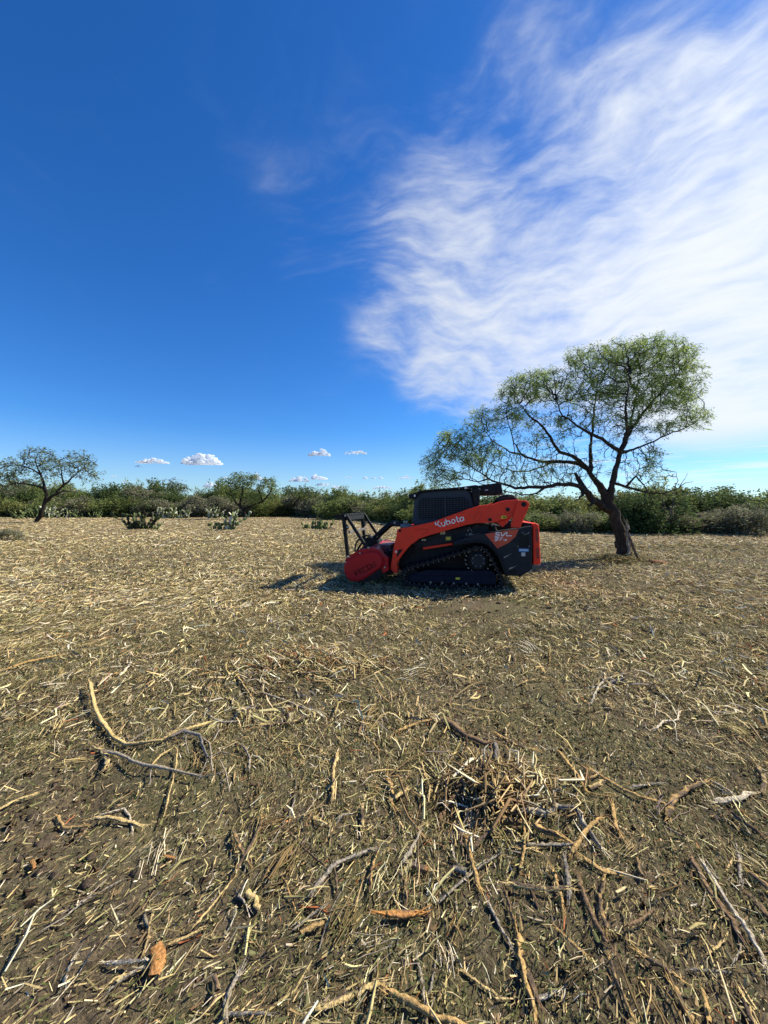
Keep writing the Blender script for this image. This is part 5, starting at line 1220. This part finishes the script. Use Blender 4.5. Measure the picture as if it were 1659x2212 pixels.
A7 = [
 ('wood_shard', 'long pale shard pointing in from the left edge', [(0, 672), (60, 634), (160, 600)], 8, 'pale'),
 ('wood_shard', 'bent L shaped pale shard near the left edge', [(248, 690), (275, 746), (368, 756)], 10, 'tan'),
 ('wood_shard', 'tan pointed splinter upper one of a pair left of centre', [(1160, 312), (1260, 300), (1352, 258)], 10, 'pale'),
 ('wood_shard', 'tan splinter lower one of a pair left of centre', [(1250, 380), (1330, 390), (1402, 411)], 7, 'pale'),
 ('wood_shard', 'upright looking tan shard right of the splinter pair', [(1470, 425), (1452, 500), (1448, 620)], 9, 'pale'),
 ('twig', 'straight pale twig above the tan splinter pair', [(1030, 115), (1100, 186)], 5, 'pale'),
 ('twig', 'long thin twig pointing right above the tan splinter pair', [(1140, 165), (1230, 195), (1332, 226)], 4.5, 'grey'),
 ('stick', 'kinked grey stick right of the long thin twig', [(1612, 205), (1580, 262), (1582, 322)], 6, 'grey'),
 ('twig', 'long grey S curved twig left of the picture centre', [(1290, 530), (1280, 650), (1232, 740), (1180, 820), (1150, 890)], 4, 'grey'),
 ('stick', 'thin brownish stick leading to the pale grey branch', [(1265, 770), (1330, 850), (1412, 912)], 6, 'brown'),
 ('broken_branch', 'pale branch with grey bark sleeve at bottom centre left', [(1352, 1040), (1420, 960), (1460, 920), (1530, 882), (1622, 848)], 11, 'grey'),
 ('wood_chip', 'stubby pale block with orange rim in the lower left ground', [(1075, 1030), (1132, 1092)], 18, 'pale'),
 ('stick', 'short grey stick touching the stubby pale block', [(1035, 1030), (1080, 1082)], 9, 'grey'),
 ('stick', 'straight tan stick right of the stubby pale block', [(1240, 970), (1262, 1040), (1290, 1112)], 6, 'tan'),
 ('bark_chunk', 'thick reddish brown bark chunk with torn yellow end', [(672, 1265), (690, 1330), (668, 1396)], 24, 'orange'),
 ('wood_shard', 'bright white bar left of the bark chunk', [(462, 1330), (550, 1332), (642, 1326)], 9, 'white'),
 ('wood_shard', 'pale splinter slanting down left from the white bar', [(640, 1330), (560, 1380), (470, 1450)], 6, 'white'),
 ('stick', 'thin curved pale stick below the white bar', [(620, 1348), (500, 1400), (410, 1482)], 5, 'pale'),
 ('wood_shard', 'frayed upright pale splinter above the bark chunk', [(662, 1120), (650, 1190), (628, 1272)], 9, 'pale'),
 ('wood_shard', 'pale curved splinter right of the bark chunk', [(730, 1236), (800, 1216), (882, 1176)], 7, 'pale'),
 ('wood_shard', 'pale leaf shaped splinter left of the white bar', [(282, 1412), (300, 1352), (328, 1300)], 8, 'white'),
 ('twig', 'thin white twig in the lower left corner', [(230, 1512), (330, 1392), (412, 1248)], 3, 'white'),
 ('twig', 'long thin grey twig rising right in the lower left', [(190, 1200), (270, 1140), (370, 1060), (522, 980)], 4, 'grey'),
 ('broken_branch', 'thick grey stick cut by the bottom edge left of centre', [(980, 1565), (975, 1490), (1010, 1420), (1045, 1350)], 15, 'grey'),
 ('wood_shard', 'large frayed pale shard at bottom centre', [(1372, 1530), (1500, 1482), (1655, 1420)], 16, 'pale'),
 ('stick', 'flat grey stick at the bottom edge left of the frayed shard', [(1000, 1542), (1080, 1536), (1172, 1542)], 9, 'grey'),
 ('wood_chip', 'short thick tan block above the frayed bottom shard', [(1312, 1208), (1410, 1160)], 14, 'tan'),
 ('twig', 'long thin pale twig beside the thick tan block', [(1390, 1262), (1440, 1100), (1510, 970)], 4, 'grey'),
 ('stick', 'straight grey stick slanting above the thick tan block', [(1280, 1180), (1350, 1130), (1422, 1088)], 5, 'grey'),
 ('stick', 'white bent stick below the curved branch', [(445, 680), (540, 668), (566, 700), (578, 765)], 5, 'white'),
 ('wood_chip', 'small pale chip at left of the long S curved twig', [(1355, 700), (1425, 742)], 8, 'pale'),
 ('wood_shard', 'upright pale shard at picture centre', [(1575, 650), (1580, 742)], 10, 'pale'),
 ('bark_chunk', 'thin brown bark flake near the bottom edge', [(935, 1380), (950, 1452)], 18, 'brown'),
 ('bark_chunk', 'red brown bark flake near the left edge of the ground', [(140, 905), (150, 945)], 10, 'orange'),
 ('bark_chunk', 'red brown flake above the bare soil patch', [(715, 875), (760, 880)], 9, 'orange'),
 ('stick', 'grey twig crossing the bare soil patch', [(1205, 905), (1290, 840), (1330, 800)], 4, 'grey'),
 ('stick', 'dark forked stick above the curved yellow branch', [(1560, 330), (1590, 260), (1640, 200)], 5, 'brown'),
 ('wood_shard', 'pale shard in the upper left ground with a bright face', [(520, 82), (550, 55), (568, 30)], 8, 'white'),
 ('twig', 'long pale twig in the upper left ground', [(70, 275), (140, 240), (210, 222)], 4, 'pale'),
]
A8 = [
 ('broken_branch', 'pale bowed branch at the upper right of the ground', [(1035, 70), (950, 92), (915, 130), (890, 192)], 9, 'white'),
 ('stick', 'short grey stick nested under the pale bowed branch', [(1030, 96), (975, 105), (930, 132)], 9, 'grey'),
 ('wood_shard', 'long thin tan splinter pointing left from the dark slab', [(50, 314), (150, 270), (252, 259)], 7, 'tan'),
 ('broken_branch', 'dark brown slab of split wood right of centre', [(255, 266), (330, 340), (420, 384), (472, 386)], 15, 'brown'),
 ('wood_shard', 'tan curved shard right of the dark slab', [(500, 350), (560, 385), (632, 400)], 11, 'tan'),
 ('broken_branch', 'thickest tan log piece with frayed upper end', [(400, 472), (445, 530), (475, 600), (497, 690)], 21, 'tan'),
 ('wood_shard', 'brown frayed chunk left of the thickest log piece', [(230, 672), (255, 620), (322, 578)], 16, 'brown'),
 ('wood_shard', 'long upright tan shard left of the mulch heap', [(320, 700), (345, 800), (375, 900), (402, 1012)], 13, 'tan'),
 ('wood_shard', 'tan upright shard at centre, left of a flat one', [(5, 530), (20, 640)], 14, 'tan'),
 ('wood_shard', 'flat pale shard slanting right at picture centre', [(30, 622), (92, 580)], 10, 'pale'),
 ('wood_shard', 'narrow tan shard with a pale chip across it', [(750, 400), (790, 470), (830, 520), (862, 590)], 8, 'tan'),
 ('wood_chip', 'flat pale wedge right of the narrow tan shard', [(880, 590), (942, 550)], 12, 'pale'),
 ('broken_branch', 'long tan bowed branch in the right middle ground', [(900, 500), (1000, 570), (1080, 610), (1212, 626)], 9, 'tan'),
 ('twig', 'S curved pale twig between two logs right of centre', [(470, 400), (510, 500), (542, 600)], 5, 'pale'),
 ('twig', 'forked grey twig right of the S curved one', [(570, 660), (575, 590), (610, 552), (652, 540)], 6, 'grey'),
 ('broken_branch', 'white barked elbow branch above the mulch heap', [(560, 702), (640, 708), (690, 716), (740, 680), (820, 690), (860, 760), (932, 842)], 12, 'white'),
 ('wood_shard', 'brown splintered bundle on top of the mulch heap', [(500, 735), (640, 762), (762, 812)], 15, 'tan'),
 ('wood_shard', 'pale spear shaped splinter on the mulch heap', [(560, 850), (600, 848), (642, 852)], 9, 'pale'),
 ('stick', 'grey straight stick lying across the mulch heap', [(560, 830), (680, 826), (832, 830)], 8, 'grey'),
 ('wood_shard', 'dark tan splinter curving over the heap\'s left side', [(372, 850), (440, 790), (510, 772)], 10, 'brown'),
 ('wood_shard', 'upright brown shard right below the mulch heap', [(720, 940), (752, 1020), (767, 1112)], 10, 'tan'),
 ('broken_branch', 'bent tan branch piece at right with upturned end', [(1220, 690), (1240, 620), (1290, 575), (1392, 530)], 14, 'tan'),
 ('stick', 'white curved stick at upper right', [(1170, 300), (1200, 270), (1262, 258), (1270, 220)], 8, 'white'),
 ('stick', 'grey slightly bowed stick left of the bent tan branch', [(1070, 572), (1130, 545), (1192, 530)], 6, 'grey'),
 ('stick', 'bright white knobbly stick at the right edge', [(1430, 612), (1540, 610), (1582, 590)], 11, 'white'),
 ('wood_shard', 'frayed upright stub right of the elbow branch', [(980, 650), (990, 720), (1012, 772)], 13, 'tan'),
 ('stick', 'thin grey stick below the bent tan branch', [(1140, 660), (1200, 732), (1302, 772)], 5, 'grey'),
 ('broken_branch', 'long whitish branch slanting down at lower right', [(1380, 900), (1440, 980), (1500, 1080), (1545, 1140), (1650, 1320)], 12, 'white'),
 ('broken_branch', 'dark brown branch parallel to the long whitish one', [(1322, 870), (1400, 992), (1472, 1092), (1560, 1230)], 14, 'brown'),
 ('twig', 'grey bowed twig below the long whitish branch', [(1500, 1322), (1542, 1240), (1530, 1170), (1500, 1100)], 5, 'grey'),
 ('broken_branch', 'long tan branch running to the bottom edge right of centre', [(570, 1200), (575, 1300), (600, 1400), (632, 1500), (645, 1590)], 15, 'tan'),
 ('stick', 'forked grey stick running to the bottom edge', [(130, 1280), (155, 1400), (175, 1590)], 8, 'grey'),
 ('stick', 'thin grey prong beside the forked grey stick', [(190, 1432), (205, 1350), (216, 1290)], 6, 'grey'),
 ('broken_branch', 'orange tan branch along the bottom edge at centre', [(10, 1460), (120, 1512), (220, 1560), (330, 1592)], 17, 'tan'),
 ('wood_shard', 'curved yellow splinter above the orange tan branch', [(330, 1340), (400, 1400), (472, 1442)], 8, 'pale'),
 ('stick', 'brown stick right of the long tan branch', [(600, 1340), (662, 1500)], 12, 'brown'),
 ('stick', 'pale brown stick in the lower right middle', [(970, 1340), (1000, 1440), (1062, 1562)], 10, 'tan'),
 ('wood_shard', 'tan splinter slanting right in the lower right', [(1110, 1310), (1200, 1360), (1262, 1402)], 13, 'tan'),
 ('wood_shard', 'thick tan wedge at the bottom edge, right side', [(1240, 1440), (1300, 1545)], 14, 'tan'),
 ('broken_branch', 'thick yellow stub at the bottom right corner', [(1560, 1480), (1602, 1590)], 22, 'pale'),
 ('stick', 'horizontal pale stick in the lower right', [(1320, 1352), (1400, 1346), (1482, 1350)], 6, 'grey'),
 ('wood_shard', 'straight tan shard right of the greenish stick', [(750, 1200), (860, 1310)], 9, 'tan'),
 ('stick', 'greenish grey stick below the mulch heap', [(440, 1070), (490, 1160), (542, 1250)], 9, 'grey'),
 ('stick', 'dark stick beside the greenish grey one', [(510, 1020), (562, 1172)], 8, 'brown'),
 ('wood_shard', 'tan frayed shard pointing right of the mulch heap', [(860, 890), (940, 940), (1004, 946)], 12, 'tan'),
 ('wood_chip', 'upright tan chip right of the frayed pointing shard', [(1088, 880), (1112, 962)], 14, 'tan'),
 ('stick', 'long grey stick crossing the lower left of the heap', [(230, 1060), (330, 980), (400, 925), (492, 868)], 6, 'grey'),
 ('stick', 'grey upright stick left of the long tan shard', [(282, 740), (290, 870), (312, 912)], 7, 'grey'),
 ('wood_chip', 'round grey stub with a pinkish cut end', [(288, 922), (346, 942)], 16, 'grey'),
 ('wood_chip', 'orange flake left of the round grey stub', [(110, 905), (182, 926)], 14, 'orange'),
 ('stick', 'brown grey stick near the right edge', [(1500, 670), (1560, 712), (1622, 762)], 10, 'brown'),
 ('stick', 'grey upright stick near the right edge', [(1528, 830), (1542, 962)], 11, 'grey'),
 ('broken_branch', 'orange brown log end low at the centre', [(0, 1132), (70, 1130), (142, 1124)], 18, 'orange'),
 ('broken_branch', 'dark brown leaning branch below the upright brown shard', [(830, 960), (872, 1100), (962, 1272)], 13, 'brown'),
 ('stick', 'pale stick cut by the bottom edge in the right half', [(1400, 1590), (1385, 1500), (1368, 1440)], 11, 'tan'),
 ('wood_shard', 'short pale shard beside the long tan bottom branch', [(652, 1472), (752, 1438)], 9, 'white'),
 ('stick', 'tan stick entering from the right edge', [(1580, 920), (1680, 1000)], 11, 'tan'),
 ('broken_branch', 'dark branch entering from the right edge', [(1570, 1010), (1690, 1140)], 14, 'brown'),
]
CATN = {'wood_shard': 'wood shard', 'twig': 'twig', 'stick': 'stick', 'broken_branch': 'branch', 'wood_chip': 'wood chip', 'bark_chunk': 'bark'}
for A, zf in ((A7, Z7), (A8, Z8)):
    for nm, lab, pts, r, kd in A: piece(nm, CATN[nm], lab, pts, r, kd, zf, flat=(.55 if nm in ('wood_shard', 'wood_chip', 'bark_chunk') else .9))
# the many look-alikes between them: 150 longer splinters shared out over the field
rgp = np.random.default_rng(99); idp = lambda a, b_: (a, b_); made = []
def spot(x, y):
    return ('nearest' if y < 1.9 else 'near' if y < 3.2 else 'middle' if y < 5.5 else 'far') + ' ' + ('left' if x < -.33 * y else 'right' if x > .33 * y else 'central') + ' ground'
KL = {'pale': 'loose pale splinter lying in the mulch like many around it', 'tan': 'loose tan splinter lying in the mulch like many around it', 'grey': 'loose grey stick lying in the mulch like many around it', 'brown': 'loose dark brown stick lying in the mulch like many around it'}
for i in range(200):
    y = 1.4 * (9.5 / 1.4) ** rgp.random(); x = (rgp.random() * 2 - 1) * y * 1.02
    if -.6 < x < 3.3 and 6.9 < y < 9.6: continue
    if x < -.9 and y < 2.3 and rgp.random() < .75: continue
    kd = ['pale', 'tan', 'grey', 'brown'][rgp.choice(4, p=[.38, .27, .2, .15])]; L = .13 * math.exp(rgp.normal(0, .40)) * (1 + y * .07); L = min(L, .16 + .07 * y); r = L * (.020 + .024 * rgp.random())
    a = math.pi / 2 + rgp.normal(0, .75) + (fbm(np.array([x]), np.array([y]), .35, 60, 3)[0] - .5) * 2.4; cx, sy_ = math.cos(a), math.sin(a); bd = rgp.normal(0, .10) * L
    P = []
    for s in (-.5, -.1, .25, .5):
        qx, qy = x + cx * L * s - sy_ * bd * (.25 - s * s) * 4, y + sy_ * L * s + cx * bd * (.25 - s * s) * 4
        P.append((qx - x, qy - y, gz1(qx, qy) - gz1(x, y) + r + .012 + rgp.random() * .012))
    o = link('splinter' if kd in ('pale', 'tan') else 'stick', stick_mesh(P, r, kd, rgp, flat=.7), SINGLE, loc=(x, y, gz1(x, y))); tag(o, KL[kd].replace('in the mulch like many around it', 'among many alike on the ' + spot(x, y)), 'splinter' if kd in ('pale', 'tan') else 'stick', 'loose wood pieces in the mulch')
# sticks leaning by the big tree
def upright(name, label, pts, r, kd, cat='stick'):
    P = np.array(pts); c = P[0] * (1, 1, 0); o = link(name, stick_mesh(P - c, r, kd, rgp), SINGLE, loc=tuple(c)); tag(o, label, cat)
def at(px, py, d): return ((px - 829.5) / 833 * d, d, CAM_H + (1095 - py) / 833 * d)
zz = lambda a, b_: (877.8 + .41337 * a, 691.3 + .41337 * b_)
upright('dead_stem', 'upright broken stem with whitish top beside the leaning trunk', [(at(*zz(1160, 1265), 11.3)), at(*zz(1162, 1200), 11.35), at(*zz(1158, 1130), 11.4), at(*zz(1155, 1070), 11.45)], .045, 'grey', 'dead stem')
upright('dead_stem', 'thin stem propped between the trunk and the broken stem', [(at(*zz(1168, 1240), 11.45)), at(*zz(1172, 1180), 11.5), at(*zz(1150, 1110), 11.6)], .025, 'brown', 'dead stem')
upright('dead_stem', 'curved brown branch leaning from ground to the leaning trunk', [(at(*zz(1238, 1282), 11.15)), at(*zz(1205, 1230), 11.2), at(*zz(1180, 1170), 11.3), at(*zz(1160, 1110), 11.4)], .032, 'brown', 'dead stem')
# clods and the heaps
def clod(x, y, sx_, sy_, sz, col, label, cat='soil clod', name='soil_clod', seed=0, group=None):
    rg = np.random.default_rng(seed); V = icoV * (1 + rg.normal(0, .16, (len(icoV), 1))) * (sx_, sy_, sz)
    o = link(name, mesh_np(name, V, tris=icoF, colors=np.tile(np.array(col), (len(V), 1)) * (1 + rg.normal(0, .15, (len(V), 1)))), CLODM, loc=(x, y, gz1(x, y))); tag(o, label, cat, group)
CLODM = col_mat('soil_clod', .95, .4, bump=1.0, scale=40)
clod(7.75, 11.0, .36, .22, .10, (.16, .07, .035), 'reddish brown lump of bark right of the leaning tree\'s foot', 'bark', 'bark_chunk', 1)
for i in range(60):
    if i < 30: x, y = 2.7 + rgp.normal(0, .75), 6.1 + rgp.normal(0, .28)
    elif i < 50: x, y = -1.7 + rgp.normal(0, .5), 1.8 + rgp.normal(0, .3)
    else: x, y = 4.3 + rgp.normal(0, .6), 5.0 + rgp.normal(0, .2)
    s = (.012 + .02 * rgp.random()) * (1 if y < 3 else 2.2); clod(x, y, s, s * .9, s * .6, (.07, .052, .038), 'small dark clod on the bare soil among several', seed=i, group='clods on bare soil')
# heaps: tangled fibres piled up
def heap(cx, cy, rx, ry, h, n, Lm, label, mix, seed):
    t = np.abs(rng.normal(0, .55, n)); a = rng.random(n) * 6.283; x = cx + rx * t * np.cos(a); y = cy + ry * t * np.sin(a)
    L = logn(n, Lm, .5, .03, .4)
    o = shreds('mulch_heap', x, y, L, np.clip(L * .07, .003, .016), pick_cols(n, mix), (.01, h), True, tilt=.18, bend=.3, m=MW); tag(o, label, 'mulch heap', kind='stuff')
heap(.62, 2.13, .42, .26, .07, 1000, .10, 'tangled heap of brown and tan splinters right of centre', {'pale': .30, 'brown': .60, 'grey': .06}, 1)
heap(-.75, 3.75, 1.0, .45, .07, 1300, .10, 'raised ridge of splinters left of centre', {'pale': .5, 'brown': .3, 'rust': .04, 'straw': .2}, 2)
heap(6.75, 11.2, .8, .5, .16, 900, .22, 'litter piled round the foot of the leaning tree', {'brown': .4, 'straw': .4, 'green': .4}, 3)
print('SHRUBS', SHRUB_N, 'OBJ', len(bpy.data.objects), 'TRIS', sum(len(m_.loops) - 2 * len(m_.polygons) for m_ in bpy.data.meshes))
